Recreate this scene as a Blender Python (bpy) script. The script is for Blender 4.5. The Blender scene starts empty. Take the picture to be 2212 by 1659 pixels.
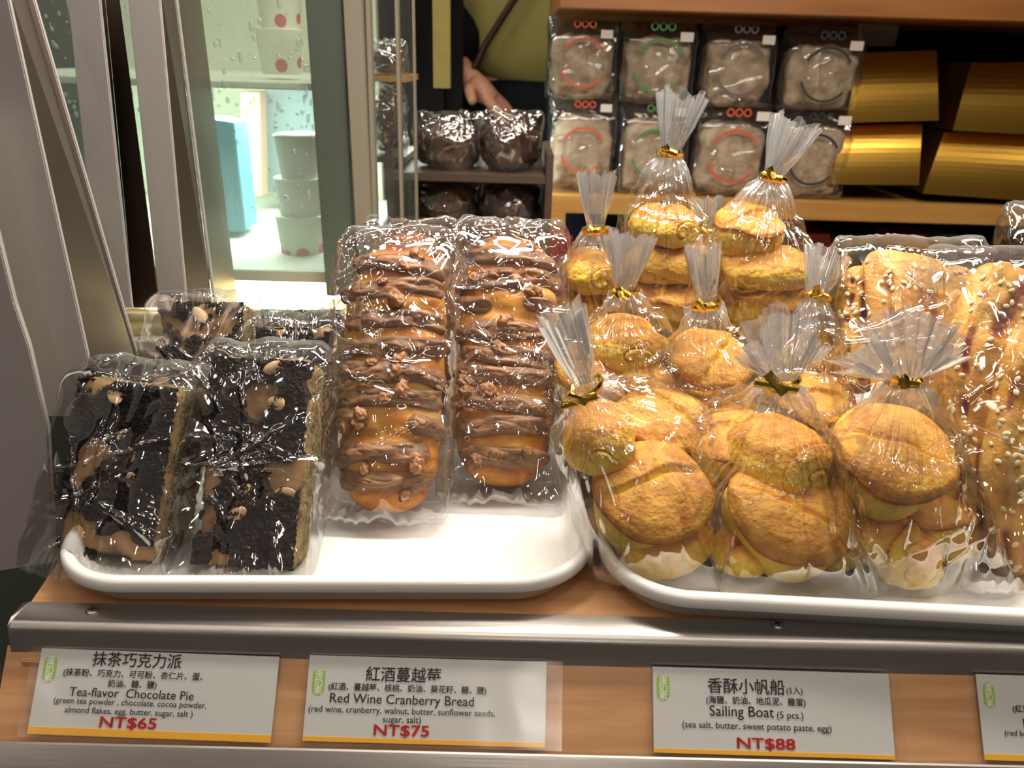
import bpy, bmesh, math, random
import numpy as np
from mathutils import Vector, Matrix, Euler
from mathutils.bvhtree import BVHTree

sc = bpy.context.scene
COL = sc.collection
# ------------------------------------------------------------------ camera
F, CX, CY = 1660.0, 1106.0, 829.5
CAM = np.array([0.0, -0.308, 0.26])
PITCH, YAW, ROLL = math.radians(23), math.radians(0.4), math.radians(1.7)
cf = np.array([math.sin(YAW)*math.cos(PITCH), math.cos(YAW)*math.cos(PITCH), -math.sin(PITCH)])
cr0 = np.array([math.cos(YAW), -math.sin(YAW), 0.0]); cu0 = np.cross(cr0, cf)
cr = cr0*math.cos(ROLL) + cu0*math.sin(ROLL); cu = np.cross(cr, cf)
cam_data = bpy.data.cameras.new('camera'); cam_data.sensor_width = 36.0
cam_data.lens = 36.0*F/2212.0; cam_data.clip_start = 0.01; cam_data.clip_end = 50
cam = bpy.data.objects.new('camera', cam_data); COL.objects.link(cam)
cam.matrix_world = Matrix(((cr[0], cu[0], -cf[0], CAM[0]), (cr[1], cu[1], -cf[1], CAM[1]), (cr[2], cu[2], -cf[2], CAM[2]), (0, 0, 0, 1)))
cam_data.dof.use_dof = True; cam_data.dof.focus_distance = 0.45; cam_data.dof.aperture_fstop = 11.0
sc.camera = cam
# ------------------------------------------------------------------ world, lamps, exposure
w = bpy.data.worlds.new('shop_surroundings'); sc.world = w; w.use_nodes = True
wn = w.node_tree; bgn = wn.nodes['Background']
def WN(t): return wn.nodes.new(t)
wtc = WN('ShaderNodeTexCoord'); wsep = WN('ShaderNodeSeparateXYZ'); wn.links.new(wtc.outputs['Generated'], wsep.inputs[0])
# dim warm shop around the counter with added bright spots that sparkle in the film
wra = WN('ShaderNodeMapRange'); wra.inputs['From Min'].default_value = -.1; wra.inputs['From Max'].default_value = .5
wra.inputs['To Min'].default_value = .06; wra.inputs['To Max'].default_value = .13; wn.links.new(wsep.outputs['Z'], wra.inputs['Value'])
wvo = WN('ShaderNodeTexVoronoi'); wvo.inputs['Scale'].default_value = 5.0
wmp = WN('ShaderNodeMapping'); wmp.inputs['Scale'].default_value = (1, 1, .4); wn.links.new(wtc.outputs['Generated'], wmp.inputs[0]); wn.links.new(wmp.outputs[0], wvo.inputs['Vector'])
wlt = WN('ShaderNodeMapRange'); wlt.interpolation_type = 'SMOOTHSTEP'; wlt.inputs['From Min'].default_value = .15; wlt.inputs['From Max'].default_value = .11
wlt.inputs['To Min'].default_value = 0; wlt.inputs['To Max'].default_value = 46.0; wn.links.new(wvo.outputs['Distance'], wlt.inputs['Value'])
wup = WN('ShaderNodeMapRange'); wup.interpolation_type = 'SMOOTHSTEP'; wup.inputs['From Min'].default_value = .02; wup.inputs['From Max'].default_value = .15; wn.links.new(wsep.outputs['Z'], wup.inputs['Value'])
wmu = WN('ShaderNodeMath'); wmu.operation = 'MULTIPLY'; wn.links.new(wlt.outputs[0], wmu.inputs[0]); wn.links.new(wup.outputs[0], wmu.inputs[1])
wad = WN('ShaderNodeMath'); wn.links.new(wmu.outputs[0], wad.inputs[0]); wn.links.new(wra.outputs[0], wad.inputs[1])
bgn.inputs[0].default_value = (.92, .80, .68, 1); wn.links.new(wad.outputs[0], bgn.inputs[1])
def area(name, loc, target, sx, sy, power, color):
    d = bpy.data.lights.new(name, 'AREA'); d.shape = 'RECTANGLE'; d.size = sx; d.size_y = sy; d.energy = power; d.color = color
    o = bpy.data.objects.new(name, d); COL.objects.link(o); o.location = loc
    v = Vector(target) - Vector(loc); o.rotation_euler = v.to_track_quat('-Z', 'Y').to_euler()
    return o
area('case_lamp', (0.18, 0.19, 0.50), (0.18, 0.15, 0.0), 0.60, 0.05, 5.0, (1.0, 0.93, 0.83))
area('ceiling_lamp', (0.5, -0.9, 1.5), (0.1, 0.1, 0.0), 1.1, 0.03, 1.0, (1.0, 0.85, 0.68))
area('ceiling_lamp', (-0.9, -0.5, 1.6), (0.0, 0.2, 0.1), 1.0, 0.03, 0.8, (1.0, 0.9, 0.8))
area('rear_shelf_lamp', (0.5, 0.45, 0.75), (0.45, 0.72, 0.2), 0.7, 0.05, 0.7, (1.0, 0.80, 0.55))
area('rear_spot', (0.125, 0.62, 0.53), (0.06, 0.1, 0.0), 0.07, 0.05, 0.45, (1.0, 0.92, 0.8))
for lx, ly in ((-0.5, 0.1), (0.0, -0.6), (0.45, -0.25), (0.9, 0.2), (-0.1, 0.55)):
    area('sparkle_spot', (lx, ly, 1.35), (lx*.3+.06, .12, 0), 0.13, 0.13, 1.1, (1.0, .9, .78))  # added lamps overhead, there to put sparkle on the film
sc.view_settings.view_transform = 'Standard'; sc.view_settings.look = 'None'
sc.view_settings.exposure = 0.18; sc.view_settings.gamma = 1.0; sc.view_settings.use_curve_mapping = False
sc.cycles.transparent_max_bounces = 48; sc.cycles.max_bounces = 8; sc.cycles.diffuse_bounces = 3
sc.cycles.glossy_bounces = 4; sc.cycles.transmission_bounces = 6
sc.cycles.caustics_reflective = False; sc.cycles.caustics_refractive = False
sc.cycles.sample_clamp_indirect = 3.0

# ------------------------------------------------------------------ pixel <-> world
def ray(px, py): return cf + cr*(px-CX)/F - cu*(py-CY)/F
def PY(px, py, y):
    d = ray(px, py); return CAM + d*(y-CAM[1])/d[1]
def PZ(px, py, z):
    d = ray(px, py); return CAM + d*(z-CAM[2])/d[2]
def depth(p): return float((np.asarray(p)-CAM) @ cf)

# ------------------------------------------------------------------ noise
_rs = np.random.RandomState(7)
_perm = np.concatenate([_rs.permutation(512)]*3)
_grad = _rs.normal(size=(512, 3)); _grad /= np.linalg.norm(_grad, axis=1)[:, None]
def perlin(p):
    p = np.asarray(p, float) + 100.0
    i = np.floor(p).astype(int); f = p-i; i %= 512
    u = f*f*f*(f*(f*6-15)+10)
    out = 0
    for dx in (0, 1):
        for dy in (0, 1):
            for dz in (0, 1):
                h = _perm[_perm[_perm[(i[..., 0]+dx) % 512]+(i[..., 1]+dy) % 512]+(i[..., 2]+dz) % 512]
                g = _grad[h]
                d = f-np.array([dx, dy, dz])
                wgt = (u[..., 0] if dx else 1-u[..., 0])*(u[..., 1] if dy else 1-u[..., 1])*(u[..., 2] if dz else 1-u[..., 2])
                out = out + wgt*(g*d).sum(-1)
    return out*1.4
def fbm(p, n=4):
    a, s, r = 1.0, 1.0, 0
    for k in range(n):
        r = r + a*perlin(np.asarray(p)*s + 13.7*k); a *= .5; s *= 2.03
    return r
def tri(x): return np.abs((x % 1.0)-.5)*2
def sstep(a, b, x):
    t = np.clip((x-a)/(b-a), 0, 1); return t*t*(3-2*t)
def cells(p, size, seed):
    """-(distance to the nearest random site)^2: shallow dishes meeting in sharp straight ridges"""
    rs = np.random.RandomState(seed); q = p/size; i0 = np.floor(q).astype(int); best = np.full(len(q), 9.0)
    off = rs.randint(0, 512, 3)
    for dx in (-1, 0, 1):
        for dy in (-1, 0, 1):
            for dz in (-1, 0, 1):
                c = i0+np.array([dx, dy, dz]); h = _perm[_perm[_perm[(c[:, 0]+off[0]) % 512]+(c[:, 1]+off[1]) % 512]+(c[:, 2]+off[2]) % 512]
                sp = c + .5 + _grad[h]*.55
                best = np.minimum(best, ((q-sp)**2).sum(1))
    return .35-best
def crumple(p, scale, seed):
    """folded-film height field (unit height): big facets, finer crinkles in patches"""
    w1 = np.stack([perlin(p/scale*.45+seed*1.7+k*9) for k in range(3)], 1)*scale*.55
    a = cells(p+w1, scale, seed)
    m1 = sstep(-.25, .25, perlin(p/scale*.35+seed*.9))
    m2 = sstep(.0, .35, perlin(p/scale*.5+seed*2.9))
    b = cells(p+w1*.4, scale*.36, seed+1)
    return a*(.45+.75*m1) + .26*b*m2 + .35*perlin(p/scale*.8+seed)

# ------------------------------------------------------------------ materials
M = {}
def mat(name, color, rough=.5, metal=0.0, spec=.5, noise=None, bump=None, emit=None, coat=0, sheen=None):
    m = bpy.data.materials.new(name); m.use_nodes = True; nt = m.node_tree
    b = nt.nodes['Principled BSDF']
    b.inputs['Base Color'].default_value = (*color, 1); b.inputs['Roughness'].default_value = rough
    b.inputs['Metallic'].default_value = metal; b.inputs['Specular IOR Level'].default_value = spec
    b.inputs['Coat Weight'].default_value = coat
    tc = nt.nodes.new('ShaderNodeTexCoord')
    if noise:   # (scale vec, color2, lo, hi)
        mp = nt.nodes.new('ShaderNodeMapping'); mp.inputs['Scale'].default_value = noise[0]
        nz = nt.nodes.new('ShaderNodeTexNoise'); nz.inputs['Scale'].default_value = 1; nz.inputs['Detail'].default_value = 6
        cr_ = nt.nodes.new('ShaderNodeValToRGB')
        cr_.color_ramp.elements[0].position = noise[2]; cr_.color_ramp.elements[1].position = noise[3]
        cr_.color_ramp.elements[0].color = (*color, 1); cr_.color_ramp.elements[1].color = (*noise[1], 1)
        nt.links.new(tc.outputs['Object'], mp.inputs[0]); nt.links.new(mp.outputs[0], nz.inputs[0])
        nt.links.new(nz.outputs[0], cr_.inputs[0]); nt.links.new(cr_.outputs[0], b.inputs['Base Color'])
    if bump:    # (scale vec, strength, distance)
        mp = nt.nodes.new('ShaderNodeMapping'); mp.inputs['Scale'].default_value = bump[0]
        nz = nt.nodes.new('ShaderNodeTexNoise'); nz.inputs['Scale'].default_value = 1; nz.inputs['Detail'].default_value = 5
        bp = nt.nodes.new('ShaderNodeBump'); bp.inputs['Strength'].default_value = bump[1]; bp.inputs['Distance'].default_value = bump[2]
        nt.links.new(tc.outputs['Object'], mp.inputs[0]); nt.links.new(mp.outputs[0], nz.inputs[0])
        nt.links.new(nz.outputs[0], bp.inputs['Height']); nt.links.new(bp.outputs[0], b.inputs['Normal'])
    if emit:
        b.inputs['Emission Color'].default_value = (*emit[0], 1); b.inputs['Emission Strength'].default_value = emit[1]
    M[name] = m
    return m
def film(name, gloss, rough, haze, tint=(.985, .985, .985), bump=None, hazecol=(.9, .9, .92), cap=.22, gather=None):
    """thin clear film: straight-through transmission, a Fresnel reflection and a little haze"""
    m = bpy.data.materials.new(name); m.use_nodes = True; nt = m.node_tree; nt.nodes.clear()
    N = nt.nodes.new; L = nt.links.new
    out = N('ShaderNodeOutputMaterial'); tr = N('ShaderNodeBsdfTransparent'); tr.inputs[0].default_value = (*tint, 1)
    gl = N('ShaderNodeBsdfGlossy'); gl.inputs['Roughness'].default_value = rough
    df = N('ShaderNodeBsdfDiffuse'); df.inputs[0].default_value = (*hazecol, 1)
    tl = N('ShaderNodeBsdfTranslucent'); tl.inputs[0].default_value = (*hazecol, 1)
    ad = N('ShaderNodeMixShader'); ad.inputs[0].default_value = .5; L(df.outputs[0], ad.inputs[1]); L(tl.outputs[0], ad.inputs[2])
    hz = N('ShaderNodeMixShader'); hz.inputs[0].default_value = haze; L(tr.outputs[0], hz.inputs[1]); L(ad.outputs[0], hz.inputs[2])
    fr = N('ShaderNodeFresnel'); fr.inputs[0].default_value = 1.5
    mu = N('ShaderNodeMath'); mu.operation = 'MULTIPLY'; mu.use_clamp = True; mu.inputs[1].default_value = gloss
    mx = N('ShaderNodeMixShader'); L(fr.outputs[0], mu.inputs[0]); mi = N('ShaderNodeMath'); mi.operation = 'MINIMUM'; mi.inputs[1].default_value = cap; L(mu.outputs[0], mi.inputs[0]); L(mi.outputs[0], mx.inputs[0]); L(hz.outputs[0], mx.inputs[1]); L(gl.outputs[0], mx.inputs[2])
    L(mx.outputs[0], out.inputs[0])
    if gather:  # more layers of film lie together where the bag is gathered
        at = N('ShaderNodeAttribute'); at.attribute_name = 'bake'
        ma = N('ShaderNodeMath'); ma.operation = 'MULTIPLY_ADD'; ma.inputs[1].default_value = gather; ma.inputs[2].default_value = haze
        L(at.outputs['Fac'], ma.inputs[0]); L(ma.outputs[0], hz.inputs[0])
    if bump:
        tc = N('ShaderNodeTexCoord'); mp = N('ShaderNodeMapping'); mp.inputs['Scale'].default_value = bump[0]
        nz = N('ShaderNodeTexNoise'); nz.inputs['Scale'].default_value = 1; nz.inputs['Detail'].default_value = 3
        bp = N('ShaderNodeBump'); bp.inputs['Strength'].default_value = bump[1]; bp.inputs['Distance'].default_value = bump[2]
        L(tc.outputs['Object'], mp.inputs[0]); L(mp.outputs[0], nz.inputs[0]); L(nz.outputs[0], bp.inputs['Height'])
        L(bp.outputs[0], gl.inputs['Normal']); L(bp.outputs[0], fr.inputs['Normal'])
    M[name] = m
    return m
def baked(name, stops, rough, bscale, bstr, bdist, nscale=90, namp=.25, spec=.3):
    """crust colour driven by the per-vertex 'bake' value of the dough plus mottling"""
    m = bpy.data.materials.new(name); m.use_nodes = True; nt = m.node_tree; N = nt.nodes.new; L = nt.links.new
    b = nt.nodes['Principled BSDF']; b.inputs['Roughness'].default_value = rough; b.inputs['Specular IOR Level'].default_value = spec
    at = N('ShaderNodeAttribute'); at.attribute_name = 'bake'
    tc = N('ShaderNodeTexCoord'); nz = N('ShaderNodeTexNoise'); nz.inputs['Scale'].default_value = nscale; nz.inputs['Detail'].default_value = 6
    mm = N('ShaderNodeMath'); mm.operation = 'MULTIPLY_ADD'; mm.inputs[1].default_value = namp*2; mm.inputs[2].default_value = -namp
    ad = N('ShaderNodeMath'); ad.operation = 'ADD'; ra = N('ShaderNodeValToRGB')
    while len(ra.color_ramp.elements) < len(stops): ra.color_ramp.elements.new(.5)
    for e, (p, c) in zip(ra.color_ramp.elements, stops): e.position = p; e.color = (*c, 1)
    L(tc.outputs['Object'], nz.inputs[0]); L(nz.outputs[0], mm.inputs[0]); L(mm.outputs[0], ad.inputs[0]); L(at.outputs['Fac'], ad.inputs[1])
    L(ad.outputs[0], ra.inputs[0]); L(ra.outputs[0], b.inputs['Base Color'])
    n2 = N('ShaderNodeTexNoise'); n2.inputs['Scale'].default_value = bscale; n2.inputs['Detail'].default_value = 5
    bp = N('ShaderNodeBump'); bp.inputs['Strength'].default_value = bstr; bp.inputs['Distance'].default_value = bdist
    L(tc.outputs['Object'], n2.inputs[0]); L(n2.outputs[0], bp.inputs['Height']); L(bp.outputs[0], b.inputs['Normal'])
    M[name] = m
    return m

film('cellophane', 3.2, .05, .010, cap=.34, gather=.5)
film('gathered_cellophane', 3.8, .08, .25, cap=.45, hazecol=(.97, .97, .97))
film('shelf_pack_film', 2.2, .07, .03, cap=.3)
film('label_sleeve', .9, .16, .015, cap=.12)
film('case_glass', 1.5, .01, .03, tint=(.92, .95, .92))
film('wet_glass', 1.5, .03, .10, tint=(.88, .93, .88), bump=((400, 120, 60), .6, .002), hazecol=(.85, .9, .84))
mat('gold_foil', (.95, .62, .12), .18, 1.0, bump=((900, 900, 900), .25, .0006))
mat('gold_card', (.72, .42, .07), .30, 1.0, bump=((4, 60, 60), .08, .004))
mat('brushed_steel', (.62, .58, .55), .34, 1.0, bump=((20, 900, 900), .10, .0006), noise=((6, 40, 40), (.52, .49, .46), .35, .7))
mat('shaded_steel', (.20, .155, .125), .42, 1.0, bump=((500, 500, 60), .12, .0008))  # darker copy of the upright steel with dark reflections put into its colour
mat('upright_steel', (.70, .65, .63), .45, .6, bump=((500, 500, 60), .12, .0008))
mat('screw_steel', (.45, .43, .41), .3, 1.0)
mat('screw_slot', (.02, .02, .02), .6)
mat('white_melamine', (.86, .84, .80), .22, spec=.5, coat=.3)
mat('beech', (.56, .30, .14), .42, noise=((14, 160, 160), (.46, .225, .095), .4, .62), bump=((20, 300, 300), .1, .0005))
mat('shelf_wood', (.42, .22, .055), .5, noise=((6, 50, 50), (.34, .16, .035), .4, .65))
mat('beam_wood', (.30, .12, .03), .45, noise=((5, 40, 40), (.22, .08, .02), .4, .65))
mat('dark_wood', (.05, .03, .02), .5)
mat('tag_paper', (.58, .58, .56), .35)
mat('tag_orange', (.85, .42, .02), .35)
mat('tag_green', (.30, .48, .05), .4)
mat('ink_black', (.02, .02, .03), .5)
mat('ink_red', (.75, .03, .02), .5)
mat('ink_white', (.9, .9, .88), .5)
baked('roll_crust', [(.0, (.90, .63, .10)), (.25, (.88, .51, .065)), (.5, (.76, .37, .065)), (.78, (.54, .195, .03)), (1.0, (.28, .08, .015))], .5, 380, .9, .0014, nscale=160, namp=.30)
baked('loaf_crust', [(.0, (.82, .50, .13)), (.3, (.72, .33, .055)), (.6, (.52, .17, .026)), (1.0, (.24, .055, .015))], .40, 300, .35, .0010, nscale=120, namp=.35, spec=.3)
baked('pastry_crust', [(.0, (.78, .48, .13)), (.35, (.66, .32, .055)), (.7, (.48, .18, .028)), (1.0, (.20, .035, .015))], .42, 260, .55, .0018, nscale=110, namp=.45, spec=.4)
mat('cocoa_glaze', (.25, .115, .052), .48, noise=((70, 70, 70), (.34, .175, .085), .4, .7), bump=((260, 260, 260), .35, .001))
mat('walnut', (.42, .21, .09), .5, noise=((200, 200, 200), (.24, .09, .035), .4, .65), bump=((500, 500, 500), .4, .001))
mat('cocoa_crumb', (.022, .013, .011), .75, spec=.25, noise=((140, 140, 140), (.05, .028, .022), .45, .75), bump=((900, 900, 900), .5, .0008))
mat('pie_top', (.42, .24, .10), .6, noise=((45, 45, 45), (.13, .06, .03), .48, .62), bump=((200, 200, 200), .3, .001))
mat('pie_sponge', (.30, .23, .10), .8, noise=((160, 160, 260), (.13, .09, .035), .42, .68), bump=((420, 420, 420), .9, .0025))
mat('almond', (.78, .52, .27), .5)
mat('sesame', (.88, .72, .42), .4)
mat('red_filling', (.36, .10, .03), .35, noise=((120, 120, 120), (.20, .045, .015), .4, .6), bump=((150, 150, 150), .4, .002))
mat('choco_bun', (.05, .02, .011), .65, spec=.25, bump=((120, 120, 120), .4, .003))
mat('mochi_cream', (.42, .33, .22), .6, noise=((60, 60, 60), (.24, .16, .09), .35, .65), bump=((90, 90, 90), .5, .004))
mat('print_red', (.50, .07, .03), .5); mat('print_green', (.05, .20, .06), .5); mat('print_grey', (.10, .08, .09), .5); mat('print_black', (.02, .02, .025), .5)
mat('sticker', (.62, .55, .50), .5)
mat('blue_card', (.10, .17, .34), .5); mat('paper_card', (.52, .48, .34), .6)
mat('shirt', (.27, .22, .06), .85, bump=((60, 60, 60), .3, .004)); mat('trousers', (.006, .006, .008), .85, spec=.1); mat('skin', (.45, .20, .12), .5); mat('hair', (.01, .008, .007), .6)
mat('strap', (.03, .008, .006), .5); mat('black_bag', (.006, .005, .006), .8, spec=.1)
mat('dark_wall', (.008, .009, .014), .8, spec=.1); mat('floor_tile', (.06, .05, .045), .5); mat('red_cloth', (.28, .008, .008), .7)
mat('case_frame', (.16, .19, .15), .35, .6); mat('acrylic_edge', (.25, .22, .165), .25)
mat('case_white', (.78, .84, .76), .4); mat('case_board', (.66, .70, .56), .5)
mat('cup_paper', (.80, .84, .78), .45); mat('cup_lid', (.85, .88, .82), .35)
mat('blue_box', (.12, .32, .42), .5); mat('peach_box', (.62, .40, .28), .5); mat('slate_box', (.12, .17, .18), .5)
mat('noodle_cake', (.80, .66, .30), .55, noise=((18, 18, 90), (.92, .84, .60), .4, .6), bump=((25, 25, 90), .8, .008))
film('water_drop', 2.5, .02, .25, cap=.5, hazecol=(.95, 1, .95))
mat('teal_item', (.04, .12, .12), .5)
# dotted paper for the printed cups
m = mat('dotted_paper', (.78, .80, .66), .5); nt = m.node_tree
vo = nt.nodes.new('ShaderNodeTexVoronoi'); vo.inputs['Scale'].default_value = 42
tcn = nt.nodes.new('ShaderNodeTexCoord'); nt.links.new(tcn.outputs['Object'], vo.inputs['Vector'])
lt = nt.nodes.new('ShaderNodeMath'); lt.operation = 'LESS_THAN'; lt.inputs[1].default_value = .30; nt.links.new(vo.outputs['Distance'], lt.inputs[0])
mxn = nt.nodes.new('ShaderNodeMix'); mxn.data_type = 'RGBA'; mxn.inputs[6].default_value = (.78, .80, .66, 1)
hs = nt.nodes.new('ShaderNodeValToRGB'); hs.color_ramp.interpolation = 'CONSTANT'
hs.color_ramp.elements[0].color = (.55, .10, .12, 1); hs.color_ramp.elements[1].color = (.10, .30, .42, 1); hs.color_ramp.elements[1].position = .5
sx_ = nt.nodes.new('ShaderNodeSeparateColor'); nt.links.new(vo.outputs['Color'], sx_.inputs[0]); nt.links.new(sx_.outputs[0], hs.inputs[0])
nt.links.new(hs.outputs[0], mxn.inputs[7]); nt.links.new(lt.outputs[0], mxn.inputs[0]); nt.links.new(mxn.outputs[2], nt.nodes['Principled BSDF'].inputs['Base Color'])

# ------------------------------------------------------------------ object helpers
def mesh(name, V, Fc, material, smooth=True, attr=None):
    me = bpy.data.meshes.new(name)
    me.from_pydata([tuple(map(float, v)) for v in V], [], [tuple(map(int, f)) for f in Fc]); me.update()
    if material: me.materials.append(M[material])
    if smooth: me.polygons.foreach_set('use_smooth', [True]*len(me.polygons))
    if attr is not None:
        a = me.attributes.new('bake', 'FLOAT', 'POINT'); a.data.foreach_set('value', np.asarray(attr, np.float32))
    return me
def obj(name, me, parent=None, loc=None, rot=None, **tags):
    o = bpy.data.objects.new(name, me); COL.objects.link(o)
    if parent: o.parent = parent
    if loc is not None: o.location = [float(x) for x in loc]
    if rot is not None: o.rotation_euler = rot
    for k, v in tags.items(): o[k] = v
    return o
def thing(name, loc, label, category, group=None, rot=None):
    o = bpy.data.objects.new(name, None); COL.objects.link(o); o.location = [float(x) for x in loc]
    o.empty_display_size = .01
    if rot is not None: o.rotation_euler = rot
    o['label'] = label; o['category'] = category
    if group: o['group'] = group
    return o
def structure(name, me, loc=None):
    o = obj(name, me, loc=loc); o['kind'] = 'structure'; return o
def bm_mesh(name, bm, material, smooth=False):
    me = bpy.data.meshes.new(name); bm.to_mesh(me); bm.free(); me.materials.append(M[material])
    if smooth: me.polygons.foreach_set('use_smooth', [True]*len(me.polygons))
    return me
def box_bm(lo, hi, bev=0.0, seg=2, bm=None):
    b2 = bmesh.new(); bmesh.ops.create_cube(b2, size=1)
    lo, hi = Vector([float(x) for x in lo]), Vector([float(x) for x in hi])
    for v in b2.verts: v.co = Vector([(lo[i]+hi[i])/2 + v.co[i]*(hi[i]-lo[i]) for i in range(3)])
    if bev > 0: bmesh.ops.bevel(b2, geom=b2.edges[:], offset=bev, segments=seg, affect='EDGES')
    if bm is None: return b2
    me = bpy.data.meshes.new('tmp'); b2.to_mesh(me); b2.free(); bm.from_mesh(me); bpy.data.meshes.remove(me)
    return bm
def box(name, lo, hi, material, bev=0.0, seg=2): return bm_mesh(name, box_bm(lo, hi, bev, seg), material)
def grid_faces(nu, nv, wrap_u=False, off=0):
    Fc = []
    for j in range(nv-1):
        for i in range(nu if wrap_u else nu-1):
            i2 = (i+1) % nu
            Fc.append((off+j*nu+i, off+j*nu+i2, off+(j+1)*nu+i2, off+(j+1)*nu+i))
    return Fc
def lathe(name, prof, n, material, smooth=True, cap=True):
    a = np.linspace(0, 2*np.pi, n, endpoint=False); V = []; Fc = []
    for r, z in prof: V += [(r*math.cos(t), r*math.sin(t), z) for t in a]
    Fc = grid_faces(n, len(prof), True)
    if cap: Fc += [tuple(range(n))[::-1], tuple(range((len(prof)-1)*n, len(prof)*n))]
    return mesh(name, V, Fc, material, smooth)
def prism(name, pts, ext, material, bev=.0008):
    """polygon (world points) given thickness along ext"""
    bm = bmesh.new(); a = [bm.verts.new([float(c) for c in p]) for p in pts]
    e = Vector(ext); b = [bm.verts.new(v.co+e) for v in a]; n = len(pts)
    bm.faces.new(a); bm.faces.new(b[::-1])
    for i in range(n): bm.faces.new((a[i], b[i], b[(i+1) % n], a[(i+1) % n]))
    bmesh.ops.recalc_face_normals(bm, faces=bm.faces[:])
    if bev: bmesh.ops.bevel(bm, geom=bm.edges[:], offset=bev, segments=2, affect='EDGES')
    return bm_mesh(name, bm, material)
def tube(name, pts, rad, material, n=10, flat=1.0):
    P = [np.asarray(p, float) for p in pts]; V = []
    for i, p in enumerate(P):
        t = P[min(i+1, len(P)-1)]-P[max(i-1, 0)]; t /= np.linalg.norm(t)+1e-12
        a = np.cross(t, [0, 0, 1.0]);
        if np.linalg.norm(a) < 1e-3: a = np.cross(t, [0, 1.0, 0])
        a /= np.linalg.norm(a); b = np.cross(a, t); r = rad[i] if hasattr(rad, '__len__') else rad
        for k in range(n):
            an = 2*np.pi*k/n; V.append(p + a*r*math.cos(an)*flat + b*r*math.sin(an))
    Fc = grid_faces(n, len(P), True) + [tuple(range(n))[::-1], tuple(range((len(P)-1)*n, len(P)*n))]
    return mesh(name, V, Fc, material)
def mworld(loc, rot): return Matrix.LocRotScale(Vector([float(x) for x in loc]), Euler(rot), None)
def apply(mx, V):
    A = np.array(mx); V = np.asarray(V, float); return V @ A[:3, :3].T + A[:3, 3]

# ------------------------------------------------------------------ room shell (dark shop behind)
structure('floor', box('floor', (-2.5, -1.5, -.90), (2.5, 3.2, -.85), 'floor_tile'))
structure('wall_back', box('wall_back', (-2.5, 3.0, -.85), (2.5, 3.1, 1.9), 'dark_wall'))
structure('wall_left', box('wall_left', (-2.6, -1.5, -.85), (-2.5, 3.1, 1.9), 'dark_wall'))
structure('wall_right', box('wall_right', (2.5, -1.5, -.85), (2.6, 3.1, 1.9), 'dark_wall'))

# ------------------------------------------------------------------ bakery counter
TILT = math.radians(37)
SD = np.array([0, -math.sin(TILT), -math.cos(TILT)])      # down the sloping front
SN = np.array([0, -math.cos(TILT), math.sin(TILT)])       # its outward normal
ct = thing('display_counter', (0, .25, -.85), 'beech wood bakery counter with stainless steel front edging', 'counter')
def cobj(name, me, parent=None, **k):
    o = obj(name, me, parent or ct, **k)
    if parent is None: o.location = (0, -.25, .85)
    return o
XL, XR = -.238, .62
cobj('worktop', prism('worktop', [(-.2365, -.008, 0), (XR, -.008, 0), (XR, .44, 0), (-.258, .44, 0), (-.2445, .05, 0)], (0, 0, -.018), 'beech'))
p0 = np.array([0, -.0125, -.012]) - SN*.0012
def slope_pt(x, s, n=0.0): return np.array([x, 0, 0]) + p0 + SD*s + SN*n
bm = bmesh.new()
L_ = .075
for x in (XL-.004, XR):
    for s, n in ((0, 0), (L_, 0), (L_, -.016), (0, -.016)): bm.verts.new(slope_pt(x, s, n))
bm.verts.ensure_lookup_table(); v = bm.verts
for f in ((0, 1, 2, 3), (7, 6, 5, 4), (0, 4, 5, 1), (1, 5, 6, 2), (2, 6, 7, 3), (3, 7, 4, 0)): bm.faces.new([v[i] for i in f])
bmesh.ops.recalc_face_normals(bm, faces=bm.faces[:])
cobj('front_board', bm_mesh('front_board', bm, 'beech'))
# cabinet body under the counter
cobj('cabinet_body', box('cabinet_body', (XL+.01, .02, -.85), (XR, .43, -.0185), 'beech'))
def extrude_profile(name, prof, x0, x1, material, slant=0.0):
    n = len(prof); V = [(x0 - slant*i/n, p[0], p[1]) for i, p in enumerate(prof)] + [(x1, p[0], p[1]) for p in prof]
    Fc = [(i, (i+1) % n, n+(i+1) % n, n+i) for i in range(n)] + [tuple(range(n))[::-1], tuple(range(n, 2*n))]
    me = mesh(name, V, Fc, material, True)
    bm = bmesh.new(); bm.from_mesh(me); bmesh.ops.recalc_face_normals(bm, faces=bm.faces[:])
    for e in bm.edges:
        if len(e.link_faces) == 2 and e.calc_face_angle(0) > .6: e.smooth = False
    bm.to_mesh(me); bm.free()
    return me
# stainless angle: flat top strip, rounded nose, face lying on the slope
outer = [(.0045, .0012), (-.006, .0012)]
for k in range(1, 8):
    a = k/7*(math.pi/2 - .12); outer.append((-.006 - .006*math.sin(a), .0012 - .006*(1-math.cos(a))))
fa = slope_pt(0, .0, 0)
outer += [(-.0135, -.0165), (-.0128, -.0168)]
inner = [(-.0112, -.0060), (-.0100, -.0020), (-.006, .0001), (.0045, .0001)]
tr_ = cobj('edge_trim', extrude_profile('edge_trim', outer+inner, -.2375, XR, 'brushed_steel', .004))
for sxp, syp in ((200, 1318), (1679, 1348)):
    q = PZ(sxp, syp, .0014)
    s = obj('screw', lathe('screw', [(.0033, -.0004), (.0033, .0002), (.0024, .0006), (.0001, .0007)], 24, 'screw_steel'), tr_, loc=q)
    bm = box_bm((-.0018, -.0004, .0005), (.0018, .0004, .0009)); bm = box_bm((-.0004, -.0018, .0005), (.0004, .0018, .0009), bm=bm)
    sl = obj('slot', bm_mesh('slot', bm, 'screw_slot'), tr_, loc=q, rot=(0, 0, .3))
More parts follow.
